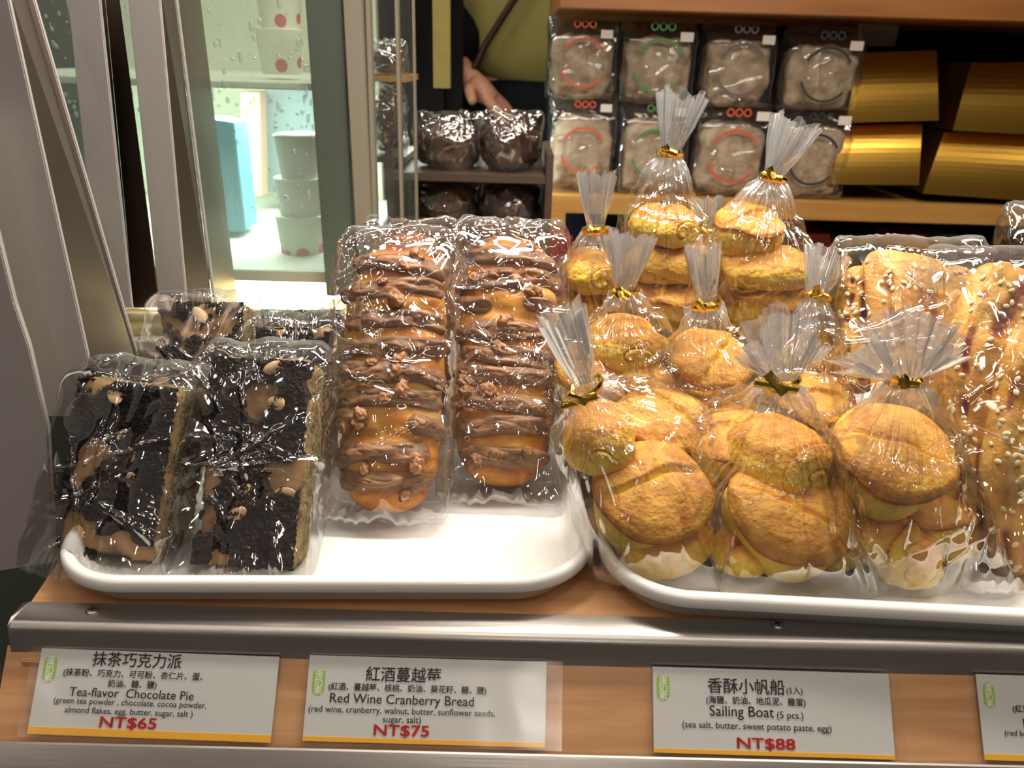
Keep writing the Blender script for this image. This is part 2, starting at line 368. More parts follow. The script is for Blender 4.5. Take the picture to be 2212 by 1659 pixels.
# lower stainless label rail
lip = [slope_pt(0, .0425, .0015), slope_pt(0, .0425, .0042), slope_pt(0, .0432, .0052), slope_pt(0, .0452, .0052), slope_pt(0, .0600, .0040), slope_pt(0, .0605, .0002), slope_pt(0, .0470, .0002)]
cobj('label_rail', extrude_profile('label_rail', [(p[1], p[2]) for p in lip], -.246, XR, 'brushed_steel'))
cobj('end_block', box('end_block', (-.2335, -.0175, -.0205), (-.2235, -.0135, -.0165), 'beech', .0006))

# ------------------------------------------------------------------ price tags
def text_mesh(body, bold=0.0):
    c = bpy.data.curves.new('lettering', 'FONT'); c.body = body; c.size = 1; c.resolution_u = 3
    o = bpy.data.objects.new('lettering', c); COL.objects.link(o)
    dg = bpy.context.evaluated_depsgraph_get(); me = bpy.data.meshes.new_from_object(o.evaluated_get(dg))
    bpy.data.objects.remove(o); bpy.data.curves.remove(c)
    V = np.array([v.co[:] for v in me.vertices]); Fc = [tuple(p.vertices) for p in me.polygons]; bpy.data.meshes.remove(me)
    if bold:   # heavier strokes: the same outline struck several times, slightly shifted
        n = len(V); sh = [(-1, -1), (1, 1), (-1, 1), (1, -1)]
        V = np.concatenate([V + np.array([a*bold, b*bold, 0]) for a, b in sh]); Fc = [tuple(i+n*k for i in f) for k in range(4) for f in Fc]
    return V, Fc
TW, TH = .1160, .0388
def add_text(tag, body, u0, u1, vc, material, bold=0.0, hh=None):
    V, Fc = text_mesh(body, bold); lo, hi = V.min(0), V.max(0)
    s = (u1-u0)*TW/(hi[0]-lo[0]); V = V.copy(); hfac = 1.0 if hh is None else hh*TH/((hi[1]-lo[1])*s)
    V[:, 0] = (V[:, 0]-lo[0])*s + u0*TW; V[:, 1] = (V[:, 1]-(lo[1]+hi[1])/2)*s*hfac - vc*TH; V[:, 2] = .0009
    obj('printed_text', mesh('printed_text', V, Fc, material, False), tag)
TAGROT = Matrix(((1, 0, 0), (0, -SD[1], SN[1]), (0, -SD[2], SN[2]))).to_euler()
def tag(x0, s0, skew, label, lines, band=.92, badge=(.02, .075, .08, .40), sleeve=(-.004, .124)):
    loc = slope_pt(x0, s0, .0016)
    R = Matrix(((1, 0, 0), (0, -SD[1], SN[1]), (0, -SD[2], SN[2]))) @ Matrix.Rotation(skew, 3, 'Z')
    t = thing('price_tag', loc, label, 'price tag', 'price tags along the counter front', R.to_euler())
    obj('card', box('card', (0, -TH, 0), (TW, 0, .0006), 'tag_paper'), t)
    obj('colour_band', box('colour_band', (0, -TH, .0006), (TW, -TH*band, .00078), 'tag_orange'), t, label='orange band along the card foot')
    u0, u1, v0, v1 = badge; r = (u1-u0)*TW/2; cx = (u0+u1)/2*TW; pts = []
    for k in range(17): a = math.pi*k/16; pts.append((cx+r*math.cos(a), -v0*TH-r+r*math.sin(a), .0007))
    for k in range(17): a = math.pi+math.pi*k/16; pts.append((cx+r*math.cos(a), -v1*TH+r+r*math.sin(a), .0007))
    bd = obj('badge', mesh('badge', pts, [tuple(range(len(pts)))], 'tag_green', False), t, label='green rounded badge with white characters')
    for k, ch in enumerate('蛋奶素'):
        V, Fc = text_mesh(ch); lo, hi = V.min(0), V.max(0); s = r*1.3/max(hi-lo); V = (V-(lo+hi)/2)*s
        V[:, 0] += cx; V[:, 1] += -(v0+(v1-v0)*(.19+.31*k))*TH; V[:, 2] = .0009
        obj('printed_text', mesh('printed_text', V, Fc, 'ink_white', False), bd)
    for l in lines: add_text(t, *l)
    nx = 40; xs = np.linspace(sleeve[0], sleeve[1], nx); ys = np.linspace(.0005, -TH-.0012, 14)
    G = np.array([(x, y, .0) for y in ys for x in xs]); G[:, 2] = .0013 + .00022*perlin(G*60+x0*50)
    obj('plastic_sleeve', mesh('plastic_sleeve', G, grid_faces(nx, 14), 'label_sleeve'), t)
    return t
K, R_ = 'ink_black', 'ink_red'
tag(-.2238, .0006, -.012, 'white price tag reading Tea-flavor Chocolate Pie, NT$65', [
    ('抹茶巧克力派', .22, .594, .10, K, .008), ('(抹茶粉、巧克力、可可粉、杏仁片、蛋、', .108, .69, .275, K, .012), ('奶油、糖、鹽)', .30, .503, .39, K, .012),
    ('Tea-flavor  Chocolate Pie', .146, .663, .495, K, .004), ('(green tea powder , chocolate, cocoa powder,', .087, .72, .61, K, .004),
    ('almond flakes, egg, butter, sugar, salt )', .139, .668, .715, K, .004), ('NT$65', .29, .525, .842, R_, .022, .150)], band=.915)
tag(-.0930, .0008, -.004, 'white price tag reading Red Wine Cranberry Bread, NT$75', [
    ('紅酒蔓越莓', .242, .557, .20, K, .008), ('(紅酒、蔓越莓、核桃、奶油、葵花籽、糖、鹽)', .09, .75, .365, K, .012), ('Red Wine Cranberry Bread', .10, .70, .51, K, .004),
    ('(red wine, cranberry, walnut, butter, sunflower seeds,', .0145, .79, .635, K, .004), ('sugar, salt)', .325, .483, .735, K, .004), ('NT$75', .29, .52, .86, R_, .022, .150)], band=.945, badge=(.02, .073, .15, .47))
tag(.0752, .0022, -.006, 'white price tag reading Sailing Boat (5 pcs.), NT$88', [
    ('香酥小帆船', .23, .555, .20, K, .008), ('(5入)', .562, .63, .24, K, .004), ('(海鹽、奶油、地瓜泥、雞蛋)', .223, .64, .375, K, .012), ('Sailing Boat', .235, .505, .515, K, .004),
    ('(5 pcs.)', .517, .628, .535, K, .004), ('(sea salt, butter, sweet potato paste, egg)', .12, .742, .675, K, .004), ('NT$88', .345, .588, .87, R_, .022, .150)], band=.95, badge=(.015, .07, .08, .40), sleeve=(-.003, .1215))
tag(.2345, .0020, -.008, 'white price tag reading Red Bean, second line (red bean, egg yolk', [
    ('紅豆', .264, .385, .24, K, .008), ('(紅豆粒、蛋黃、', .14, .345, .40, K, .012), ('Red Bean', .177, .345, .555, K, .004), ('(red bean, egg yolk,', .094, .345, .69, K, .004), ('NT', .287, .38, .845, R_, .022, .150)], band=.93, badge=(.022, .07, .1, .4))

# ------------------------------------------------------------------ trays
def rrect(w_, d_, r, inset, n=14):
    w2, d2, rr = w_/2-inset, d_/2-inset, max(r-inset, .002); P = []
    for cx_, cy_, a0 in ((w2-rr, d2-rr, 0), (-w2+rr, d2-rr, 90), (-w2+rr, -d2+rr, 180), (w2-rr, -d2+rr, 270)):
        for k in range(n+1):
            a = math.radians(a0+90*k/n); P.append((cx_+rr*math.cos(a), cy_+rr*math.sin(a)))
    return P
def tray(w_, d_, r, loc, rz, label):
    prof = [(.013, .0), (.0105, .0008), (.0088, .008), (.0072, .0105), (.0012, .0118), (.0, .0135), (.0, .0175), (.0010, .0195), (.0030, .0203), (.0055, .0196), (.0075, .0170), (.0100, .0090), (.0125, .0055), (.017, .0042)]
    V = []; n = None
    for ins, z in prof:
        P = rrect(w_, d_, r, ins); n = len(P); V += [(x, y, z) for x, y in P]
    Fc = grid_faces(n, len(prof), True) + [tuple(range(n))[::-1], tuple(range((len(prof)-1)*n, len(prof)*n))]
    o = obj('serving_tray', mesh('serving_tray', V, Fc, 'white_melamine'), loc=loc, rot=(0, 0, rz), label=label, category='tray', group='white trays on the counter')
    return o
a1 = math.radians(2.2)
t1c = np.array([-.0905, .0015, .0004]) + np.array([-math.sin(a1), math.cos(a1), 0])*.19
tray(.283, .38, .045, t1c, a1, 'white tray holding the chocolate pies and walnut loaves')
a2 = math.radians(-2.5)
t2l = np.array([.0508, .0, .0004]); t2f = np.array([.0897, -.003, 0])
t2c = t2f + np.array([math.cos(a2), math.sin(a2), 0])*.123 + np.array([-math.sin(a2), math.cos(a2), 0])*.19; t2c[2] = .0004
tray(.325, .38, .045, t2c, a2, 'white tray crowded with bagged rolls and sesame pastries')
TZ = .0062     # tray floor

# ------------------------------------------------------------------ cellophane bags
def hull_bvh(pts):
    bm = bmesh.new()
    for p in pts: bm.verts.new([float(c) for c in p])
    bmesh.ops.convex_hull(bm, input=bm.verts[:]); bmesh.ops.triangulate(bm, faces=bm.faces[:])
    t = BVHTree.FromBMesh(bm); bm.free(); return t
def bag_skin(pts, pole, centre, seed, nu=260, nv=230, off=.0026, amp=.0022, scale=.016, neck=None, pleat=.0, conc=.0, taper=2.0, gmin=.0, stretch=.75, ridges=0, folds=34):
    """film stretched over what it holds: rays from the middle to the convex hull, then folds"""
    bvh = hull_bvh(pts); centre = np.asarray(centre, float); pole = np.asarray(pole, float)
    ax = pole-centre; H = np.linalg.norm(ax); ax = ax/H
    e1 = np.cross(ax, [0, 1.0, 0]) if abs(ax[1]) < .9 else np.cross(ax, [1.0, 0, 0]); e1 /= np.linalg.norm(e1); e2 = np.cross(ax, e1)
    a0 = (math.atan(.0055/H) if neck else .02); rs = np.random.RandomState(seed)
    cu_, cv_ = 72, 60
    s = np.linspace(0, 1, cv_); ang = a0 + (math.pi-.02-a0)*s**taper
    P = np.zeros((cv_, cu_, 3)); Nn = np.zeros((cv_, cu_, 3)); ph = np.linspace(0, 2*np.pi, cu_, endpoint=False)
    for j in range(cv_):
        for i in range(cu_):
            d = ax*math.cos(ang[j]) + (e1*math.cos(ph[i]) + e2*math.sin(ph[i]))*math.sin(ang[j])
            hit, nor, _, _ = bvh.ray_cast(Vector(centre), Vector(d))
            if hit is None: hit = Vector(centre + d*.01); nor = Vector(d)
            P[j, i] = hit
            if nor.dot(Vector(d)) < 0: nor = -nor
            Nn[j, i] = nor
    for _ in range(2):   # soften the facets of the hull
        Ns = Nn + np.roll(Nn, 1, 1) + np.roll(Nn, -1, 1); Ns[1:] += Nn[:-1]; Ns[:-1] += Nn[1:]
        Nn = Ns/(np.linalg.norm(Ns, axis=2)[..., None]+1e-9)
    def up_sample(G):
        fi = np.arange(nu)*cu_/nu; i0 = fi.astype(int); t = (fi-i0)[None, :, None]; G = G[:, i0]*(1-t) + G[:, (i0+1) % cu_]*t
        fj = np.linspace(0, cv_-1, nv); j0 = np.minimum(fj.astype(int), cv_-2); t = (fj-j0)[:, None, None]; return G[j0]*(1-t) + G[j0+1]*t
    Q = up_sample(P); Nn = up_sample(Nn); Nn /= np.linalg.norm(Nn, axis=2)[..., None]+1e-9
    ph = np.linspace(0, 2*np.pi, nu, endpoint=False)
    Q2 = Q.copy(); Q2[1:-1] = (Q[1:-1]*2 + Q[2:] + Q[:-2] + np.roll(Q, 1, 1)[1:-1] + np.roll(Q, -1, 1)[1:-1])/6; Q = Q2
    pl = Q.reshape(-1, 3); al = (pl-centre) @ ax
    pl = pl - np.outer(al, ax)*(1-stretch)                    # folds run long towards the gathering
    hgt = crumple(pl, scale, seed).reshape(nv, nu)
    up = (Q-centre) @ ax/H                                    # 0 at the middle, 1 at the pole
    fade = np.ones((nv, nu))
    if neck: fade = sstep(1.0, .8, up)*.9+.1
    dsp = off + amp*hgt*fade
    if ridges:   # thin straight creases running down from the gathering
        phw = ph[None, :] + .10*perlin(np.stack([up*2.0+seed, up*0+3.1, up*0], -1))
        for k in range(ridges):
            p0_, wd_, t0, t1, am = rs.uniform(0, 6.283), rs.uniform(.018, .05), rs.uniform(-.5, .55), 1.05, rs.uniform(.4, 1.0)
            tw = rs.uniform(-.5, .5)
            dd = (phw + tw*(1-up) - p0_ + np.pi) % (2*np.pi) - np.pi
            wl = wd_/np.clip(np.sqrt(np.clip(1-up*.75, .08, 1)), .2, 1)
            dsp = dsp + .0022*am*np.exp(-np.abs(dd/wl)**1.5)*sstep(t0, t0+.25, up)*sstep(1.05, .85, up)
    for k in range(folds):   # long straight creases across the sheet
        d = rs.normal(size=3); d /= np.linalg.norm(d); pt = Q[rs.randint(nv//8, nv*7//8), rs.randint(nu)]
        dist = (Q-pt) @ d + .003*perlin(Q*70+k*3.3+seed)*.8
        away = np.linalg.norm(Q-pt, axis=2); ln = rs.uniform(.014, .045)
        dsp = dsp + rs.uniform(.6, 1.3)*.0014*np.exp(-np.abs(dist/rs.uniform(.0010, .0018))**1.4)*sstep(ln, ln*.55, away)*fade
    dsp = np.where(up < .62, np.maximum(dsp, .0007), dsp)
    Q = Q + Nn*dsp[..., None]
    if pleat:
        lat = Q - centre - ax*((Q-centre) @ ax)[..., None]
        wv = np.zeros(nu)
        for f_, a_ in ((9, 1), (17, .7), (29, .45)):
            wv += a_*(tri(f_*ph/(2*np.pi)+.35*perlin(np.stack([np.cos(ph)*1.5+seed, np.sin(ph)*1.5, ph*0+f_], 1))+rs.uniform())-.5)
        k = sstep(.15, .75, up)
        rad = np.linalg.norm(lat, axis=2)
        Q = Q + lat/(rad[..., None]+1e-9)*(pleat*k*rad*wv[None, :])[..., None]
        cc = conc*np.clip(up, 0, 1)**1.0*sstep(.40, .72, up)*(1-sstep(.93, 1.0, up))
        lat = Q - centre - ax*((Q-centre) @ ax)[..., None]
        Q = Q - lat*cc[..., None]
    Q[..., 2] = np.maximum(Q[..., 2], TZ+.0004+gmin)
    global GATHER
    GATHER = (sstep(.62, 1.0, up)**1.4 if neck else sstep(.93, 1.02, up)*.25).reshape(-1)
    Fc = grid_faces(nu, nv, True)
    Fc.append(tuple(range((nv-1)*nu, nv*nu)))
    if not neck: Fc.append(tuple(range(nu))[::-1])
    return Q.reshape(-1, 3), Fc
def tuft_mesh(neck, tip, fanw, seed, nu=180, nv=26, cdir=None, spread=1.0, flat=.45):
    """the gathered, pleated mouth of the bag above its tie"""
    rs = np.random.RandomState(seed); neck = np.asarray(neck, float); tip = np.asarray(tip, float)
    ax = tip-neck; Lh = np.linalg.norm(ax); ax /= Lh
    side = np.cross(ax, np.array([0, 1.0, 0])); side /= np.linalg.norm(side); dep = np.cross(side, ax)
    ph = np.linspace(0, 2*np.pi, nu, endpoint=False); V = []
    zz = np.zeros(nu)
    for f_, a_ in ((11, .9), (19, .8), (31, .5)): zz += a_*(tri(f_*ph/(2*np.pi)+.5*perlin(np.stack([np.cos(ph)*1.2+seed*.7, np.sin(ph)*1.2, ph*0+f_], 1))+rs.uniform())-.5)
    tipn = .88+.12*(tri(7*ph/(2*np.pi)+rs.uniform())) + .10*perlin(np.stack([np.cos(ph)*2+seed, np.sin(ph)*2, ph*0], 1))
    if spread > 1: tipn *= (1 - .30*np.abs(np.cos(ph))**3)
    for j in range(nv):
        t = j/(nv-1)
        Wd = .0052 + (fanw-.0052)*(t**(.8 if spread > 1 else 1.0))
        Dd = .0045 + fanw*flat*t**1.3
        for i in range(nu):
            c, s_ = math.cos(ph[i]), math.sin(ph[i])
            rr = 1 + (.10+.34*min(1, t*2))*zz[i]
            q = neck + ax*(Lh*t*tipn[i]) + side*(Wd*c*rr) + dep*(Dd*s_*rr + .35*Dd*zz[i])
            if spread > 1: q = q - ax*(Lh*t*.45*c*c*spread*.6)
            V.append(q)
    return np.array(V), grid_faces(nu, nv, True)
def tie_mesh(neck, axis, r, seed, tail=(.011, .2)):
    """flat gold twist tie: a band wound round the neck and two stiff ends"""
    rs = np.random.RandomState(seed); axis = np.asarray(axis, float); axis /= np.linalg.norm(axis)
    side = np.cross(axis, [0, 1.0, 0]); side /= np.linalg.norm(side); dep = np.cross(side, axis)
    V = []; Fc = []
    for wnd in range(2):
        off = len(V); n = 36; sl = rs.uniform(-.25, .25)
        for k in range(n):
            a = 2*math.pi*k/n; rr = r*(1.0+.10*wnd + .05*math.sin(3*a+seed))
            c = np.asarray(neck) + side*rr*1.05*math.cos(a) + dep*rr*math.sin(a) + axis*(sl*rr*math.cos(a) + (wnd-.5)*.0014)
            o = side*math.cos(a)+dep*math.sin(a)
            for dh, dr in ((-.0016, 0), (.0016, 0), (.0018, .0006), (0, .0012), (-.0018, .0006)): V.append(c + axis*dh + o*dr)
        for k in range(n):
            k2 = (k+1) % n
            for q in range(5):
                q2 = (q+1) % 5; Fc.append((off+k*5+q, off+k*5+q2, off+k2*5+q2, off+k2*5+q))
    for sgn in (1, -1):   # the two ends
        off = len(V); st = np.asarray(neck) - dep*r*1.25 + side*(.6*r*-sgn if sgn < 0 else 0)
        ln = tail[0]*(1 if sgn > 0 else .62); dr = side*1.0 + axis*(tail[1] if sgn > 0 else tail[1]+1.1); dr /= np.linalg.norm(dr); up = np.cross(dr, dep)
        for t in np.linspace(-.25, 1, 8):
            c = st + dr*ln*t - dep*(.0012+.0008*(sgn < 0) + .0008*math.sin(t*2.5+seed))
            for u_, v_ in ((-.0024, 0), (-.0010, .0008), (.0010, .0008), (.0024, 0), (.0010, -.0006), (-.0010, -.0006)): V.append(c + up*u_ - dep*v_)
        for k in range(7):
            for q in range(6):
                q2 = (q+1) % 6; Fc.append((off+k*6+q, off+k*6+q2, off+(k+1)*6+q2, off+(k+1)*6+q))
        Fc += [tuple(off+q for q in range(6)), tuple(off+42+q for q in range(6))[::-1]]
    return np.array(V), Fc

# ------------------------------------------------------------------ rolls
def sph(nu, nv):
    la = np.linspace(-math.pi/2+.03, math.pi/2-.03, nv); ph = np.linspace(0, 2*np.pi, nu, endpoint=False)
    LA, PH = np.meshgrid(la, ph, indexing='ij'); return LA, PH
def sph_faces(nu, nv): return grid_faces(nu, nv, True) + [tuple(range(nu))[::-1], tuple(range((nv-1)*nu, nv*nu))]
def cap_roll(seed, rx, ry, rz, nu=110, nv=80):
    """round roll: pale lobed foot, wavy brown lid with a crack across it"""
    LA, PH = sph(nu, nv); s = (LA/math.pi+.5)
    ks = [0, .13, .26, .38, .47, .51, .545, .58, .64, .76, .88, 1]
    kr = [.02, .62, .90, .99, .985, .985, 1.05, 1.055, 1.0, .80, .45, .01]
    kz = [-.80, -.79, -.56, -.16, .14, .24, .29, .36, .47, .62, .73, .78]
    wav = perlin(np.stack([np.cos(PH)*1.1+seed, np.sin(PH)*1.1+seed*.3, PH*0], -1))*.30
    r = np.interp(s, ks, kr); z = np.interp(s, ks, kz)
    below = sstep(.54, .44, s)
    r = r*(1 + below*.07*np.sin(3*PH+seed)*sstep(0, .25, s))
    z = z + wav*np.exp(-((s-.55)/.22)**2)
    x = r*np.cos(PH); y = r*np.sin(PH)
    rs = np.random.RandomState(seed); a = rs.uniform(0, 3.14)
    cd = (x*math.cos(a)+y*math.sin(a)) + .12*perlin(np.stack([x*2.5, y*2.5, x*0+seed], -1)) - rs.uniform(-.25, .25)
    top = sstep(.60, .68, s)
    crack = np.exp(-(cd/.05)**2)*top*sstep(-.9, .0, -(x*math.sin(a)-y*math.cos(a))*.6+.2)
    z = z - .13*crack + top*.10*sstep(-.05, .05, cd)
    V = np.stack([x*rx, y*ry, z*rz], -1)
    n3 = V/np.array([rx, ry, rz]); nn = n3/(np.linalg.norm(n3, axis=-1)[..., None]+1e-9)
    V = V + nn*(.03*rx*fbm(n3*1.4+seed*3.1, 2) + top*.010*rx*fbm(n3*7+seed, 3))[..., None]
    bake = sstep(.50, .565, s)*(.56+.22*fbm(n3*2.0+seed, 3)) + .24*np.exp(-((s-.575)/.03)**2) - .32*crack + .10*sstep(.3, 0, s) + .06*fbm(n3*3+seed, 2)
    return V.reshape(-1, 3), sph_faces(nu, nv), np.clip(bake, 0, 1).reshape(-1)
def spiral_roll(seed, rx, ry, rz, nu=120, nv=90, turns=1.6):
    """rolled-up bun lying on its side: a coil shows on the end, a seam runs along it"""
    LA, PH = sph(nu, nv); t = LA/(math.pi/2)
    rs = np.random.RandomState(seed)
    phs = rs.uniform(0, 6.28) + .8*t + 2*np.pi*turns*np.clip(t, 0, 1)**2.2
    saw = ((PH-phs)/(2*np.pi)) % 1.0
    lip = saw*1.0 - .5
    edge = np.exp(-((saw-1.0)/.05)**2)+np.exp(-(saw/.05)**2)
    body = np.cos(LA)**.72; tt = np.sign(t)*np.abs(np.sin(LA))**.9
    k = 1 + .16*lip*sstep(1.0, .75, np.abs(t)) - .07*edge*sstep(1, .8, np.abs(t))
    r = body*k
    ax_ = tt*(1+.05*lip) - .10*edge*sstep(.45, .9, t)
    V = np.stack([ax_*rx, r*np.cos(PH)*ry, r*np.sin(PH)*rz], -1)
    V[..., 2] = np.where(V[..., 2] < -.55*rz, -.55*rz + (V[..., 2]+.55*rz)*.35, V[..., 2])
    n3 = V/np.array([rx, ry, rz])
    V = V + n3*(.05*fbm(n3*1.5+seed*2.3, 3)*rx)[..., None]
    up = n3[..., 2]
    bake = .06 + .56*sstep(-.05, .8, up + .35*perlin(n3*2+seed)) + .20*edge*sstep(-.3, .3, up) + .09*fbm(n3*4+seed, 3)
    return V.reshape(-1, 3), sph_faces(nu, nv), np.clip(bake, 0, 1).reshape(-1)

BUN_GROUP = 'rolls in clear bags on the tray'
def bun(px, py, y, wpx, kind, seed, label, rz=0.0, tilt=0.0, roll=0.0, asp=(1, .95, .80)):
    p = PY(px, py, y); r = wpx*depth(p)/F/2
    fn = cap_roll if kind == 'c' else spiral_roll
    V, Fc, bk = fn(seed, r*asp[0], r*asp[1], r*asp[2])
    V = apply(Matrix.Rotation(rz, 4, 'Z'), V); rot = (tilt, roll, 0)
    o = obj('bread_roll', mesh('bread_roll', V, Fc, 'roll_crust', True, bk), loc=p, rot=rot, label=label, category='bread roll', group=BUN_GROUP)
    W = apply(mworld(p, rot), V)
    dz = TZ+.0006 - W[:, 2].min()
    if dz > 0: o.location.z += dz; W[:, 2] += dz
    return W[::7]
def roll_bag(where, buns, tie, tip, fan, seed, y_tie, y_tip=None, spread=1.0, tail=(.011, .2), flat=.45, conc=.32, extra=(), amp=.0055):
    pts = []
    for k, b in enumerate(buns):
        pts.append(bun(*b[:6], b[6] + ' ' + where, **(b[7] if len(b) > 7 else {})))
    W = np.concatenate(pts); neck = PY(*tie, y_tie); tipw = PY(*tip, y_tip if y_tip is not None else y_tie)
    zmin = W[:, 2].min(); lowest = W[W[:, 2] < zmin+.03]; c = lowest.mean(0)
    yf = min(c[1]-.02, W[:, 1].min()+.003)
    base = [(x, y, max(TZ, zmin-.002)) for x, y in ((lowest[:, 0].min()+.002, yf), (lowest[:, 0].max()-.002, yf), (lowest[:, 0].max()-.006, c[1]+.02), (lowest[:, 0].min()+.006, c[1]+.02))]
    axis = tipw-neck; axis /= np.linalg.norm(axis)
    cen = W.mean(0)*.8 + np.asarray(neck)*.2
    ax2 = neck-cen; ax2 /= np.linalg.norm(ax2)
    s1 = np.cross(ax2, [0, 1.0, 0]); s1 /= np.linalg.norm(s1); s2 = np.cross(s1, ax2)
    nk = [neck + .0052*(s1*math.cos(a)+s2*math.sin(a)) for a in np.linspace(0, 6.28, 12, endpoint=False)]
    Q, Fc = bag_skin(list(W)+base+nk+[np.array(e) for e in extra], neck, cen, seed, neck=True, pleat=.20, conc=conc, taper=2.1, amp=amp, scale=.017, stretch=.5, ridges=46)
    loc = np.array([c[0], c[1], max(TZ, zmin)])
    t = thing('roll_bag', loc, 'tied clear bag of rolls, ' + where.replace('in the ', ''), 'bag', 'cellophane bags of rolls')
    obj('film', mesh('film', Q-loc, Fc, 'cellophane', True, GATHER), t)
    fw = fan*depth(neck)/F
    V, Fc = tuft_mesh(neck, tipw, fw, seed+3, spread=spread, flat=flat)
    obj('gathered_top', mesh('gathered_top', V-loc, Fc, 'gathered_cellophane'), t, label='pleated clear film fanning out above the tie')
    V, Fc = tie_mesh(neck, axis, .0070, seed, tail)
    obj('twist_tie', mesh('twist_tie', V-loc, Fc, 'gold_foil', False), t, label='shiny gold twist tie')
    return t

FLAT = dict(asp=(1, .95, .62))
# front row
roll_bag('in the front bag beside the walnut loaf, tuft bent over sideways',
    [(1402, 1078, .050, 246, 'c', 3, 'big cracked roll', dict(tilt=.50, rz=.3, roll=.10)),
     (1296, 945, .066, 200, 's', 8, 'upper coiled roll', dict(rz=-1.75, roll=-.25, asp=(1, .82, .74))),
     (1425, 925, .100, 200, 'c', 5, 'paler upper roll', dict(tilt=.3)),
     (1428, 1222, .045, 212, 's', 6, 'lowest yellow roll', dict(rz=.5, asp=(1, .8, .62)))],
    (1268, 838), (1205, 668), 42, 11, .050, .040, tail=(.015, .12), flat=.35)
roll_bag('in the front bag with the straight split tuft',
    [(1692, 1140, .044, 258, 'c', 14, 'big torn roll', dict(tilt=.50, rz=2.6, asp=(1, .9, .86))),
     (1682, 985, .068, 228, 's', 15, 'upper rounded roll', dict(rz=-1.2, asp=(1, .88, .74))),
     (1570, 965, .092, 190, 'c', 16, 'shaded side roll', dict(tilt=.2, rz=1.0)),
     (1602, 1262, .046, 170, 's', 17, 'bottom narrow roll', dict(rz=.9, asp=(1, .75, .6))),
     (1742, 1265, .052, 175, 's', 18, 'bottom wide roll', dict(rz=-.6, asp=(1, .75, .6)))],
    (1690, 826), (1690, 655), 82, 21, .045, .050, spread=1.05, tail=(.017, .25), flat=.25)
roll_bag('in the front bag with the wide fanned tuft',
    [(1918, 995, .054, 256, 'c', 24, 'big smooth roll', dict(tilt=.46, rz=1.3)),
     (1878, 1150, .046, 190, 's', 25, 'middle rounded roll', dict(rz=-1.0, asp=(1, .88, .70))),
     (1990, 1125, .070, 205, 'c', 26, 'middle half-hidden roll', dict(rz=.4)),
     (1925, 1258, .042, 172, 's', 27, 'bottom coiled roll', dict(rz=-1.5, asp=(1, .85, .70))),
     (2012, 1245, .062, 150, 's', 28, 'bottom plain roll', dict(rz=.5, asp=(1, .85, .70)))],
    (1957, 822), (1950, 655), 125, 31, .050, .060, spread=1.6, tail=(.009, .3), flat=.2)
# second row
roll_bag('in the second-row bag beside the walnut loaf',
    [(1350, 742, .150, 190, 's', 34, 'top coiled roll', dict(rz=-1.5, asp=(1, .9, .62))),
     (1290, 815, .140, 180, 'c', 35, 'lower browned roll', dict(tilt=.3)),
     (1400, 830, .135, 190, 's', 36, 'lower slanting roll', dict(rz=-.5, roll=.4, asp=(1, .75, .6))),
     (1350, 900, .150, 200, 'c', 37, 'bottom roll', {})],
    (1348, 632), (1365, 500), 46, 41, .145, .150, tail=(.008, .5), flat=.3)
roll_bag('in the second-row bag with the upright narrow tuft',
    [(1530, 795, .135, 180, 'c', 44, 'top cracked roll', dict(tilt=.35)),
     (1530, 890, .125, 195, 's', 45, 'bright yellow roll', dict(rz=.25, asp=(1, .8, .62))),
     (1500, 960, .130, 170, 's', 46, 'bottom roll', dict(rz=.3, asp=(1, .8, .65))),
     (1600, 985, .150, 170, 's', 47, 'bottom half-hidden roll', dict(rz=.3, asp=(1, .8, .65)))],
    (1527, 657), (1518, 525), 32, 51, .130, .135, tail=(.010, .12), flat=.5)
roll_bag('in the second-row bag beside the sesame pastry',
    [(1750, 880, .125, 170, 'c', 54, 'upper glossy roll', dict(tilt=.3)),
     (1755, 770, .160, 140, 's', 55, 'top roll', dict(rz=.4)),
     (1720, 960, .140, 190, 's', 56, 'bottom roll', dict(rz=.2, asp=(1, .8, .65)))],
    (1762, 646), (1795, 540), 42, 61, .150, .165, tail=(.009, .05), flat=.4)
# back row
roll_bag('in the back bag with the short straight tuft',
    [(1278, 590, .205, 150, 's', 64, 'top coiled roll', dict(rz=-1.3, asp=(1, .9, .68))),
     (1280, 680, .205, 165, 's', 65, 'lower yellow roll', dict(rz=.2, asp=(1, .85, .68))),
     (1290, 755, .210, 160, 'c', 66, 'bottom roll', {}), (1300, 815, .215, 150, 'c', 67, 'hidden bottom roll', {})],
    (1287, 497), (1290, 365), 36, 71, .200, .205, tail=(.006, .02), flat=.45)
roll_bag('in the tallest back bag',
    [(1432, 490, .200, 158, 's', 74, 'top coiled roll', dict(rz=-1.1, asp=(1, .85, .66))),
     (1435, 572, .198, 165, 's', 75, 'second roll', dict(rz=.3, asp=(1, .85, .62))),
     (1430, 650, .198, 168, 'c', 76, 'third browned roll', dict(tilt=.1)),
     (1430, 725, .205, 168, 's', 77, 'fourth roll', dict(rz=.6, asp=(1, .85, .65))),
     (1430, 790, .212, 168, 'c', 78, 'bottom roll', {})],
    (1448, 333), (1478, 195), 46, 81, .200, .205, tail=(.008, .15), flat=.5)
roll_bag('in the tall back bag with the leaning tuft',
    [(1615, 500, .200, 150, 'c', 84, 'top roll', dict(tilt=.2, rz=2)),
     (1652, 582, .195, 205, 's', 85, 'long yellow second roll', dict(rz=.12, asp=(1, .75, .5))),
     (1650, 665, .200, 190, 'c', 86, 'third roll', {}),
     (1645, 740, .205, 175, 's', 87, 'fourth roll', dict(rz=.5, asp=(1, .85, .65))), (1645, 805, .215, 170, 'c', 88, 'bottom roll', {})],
    (1668, 386), (1730, 255), 46, 91, .200, .205, tail=(.010, -.22), flat=.45)
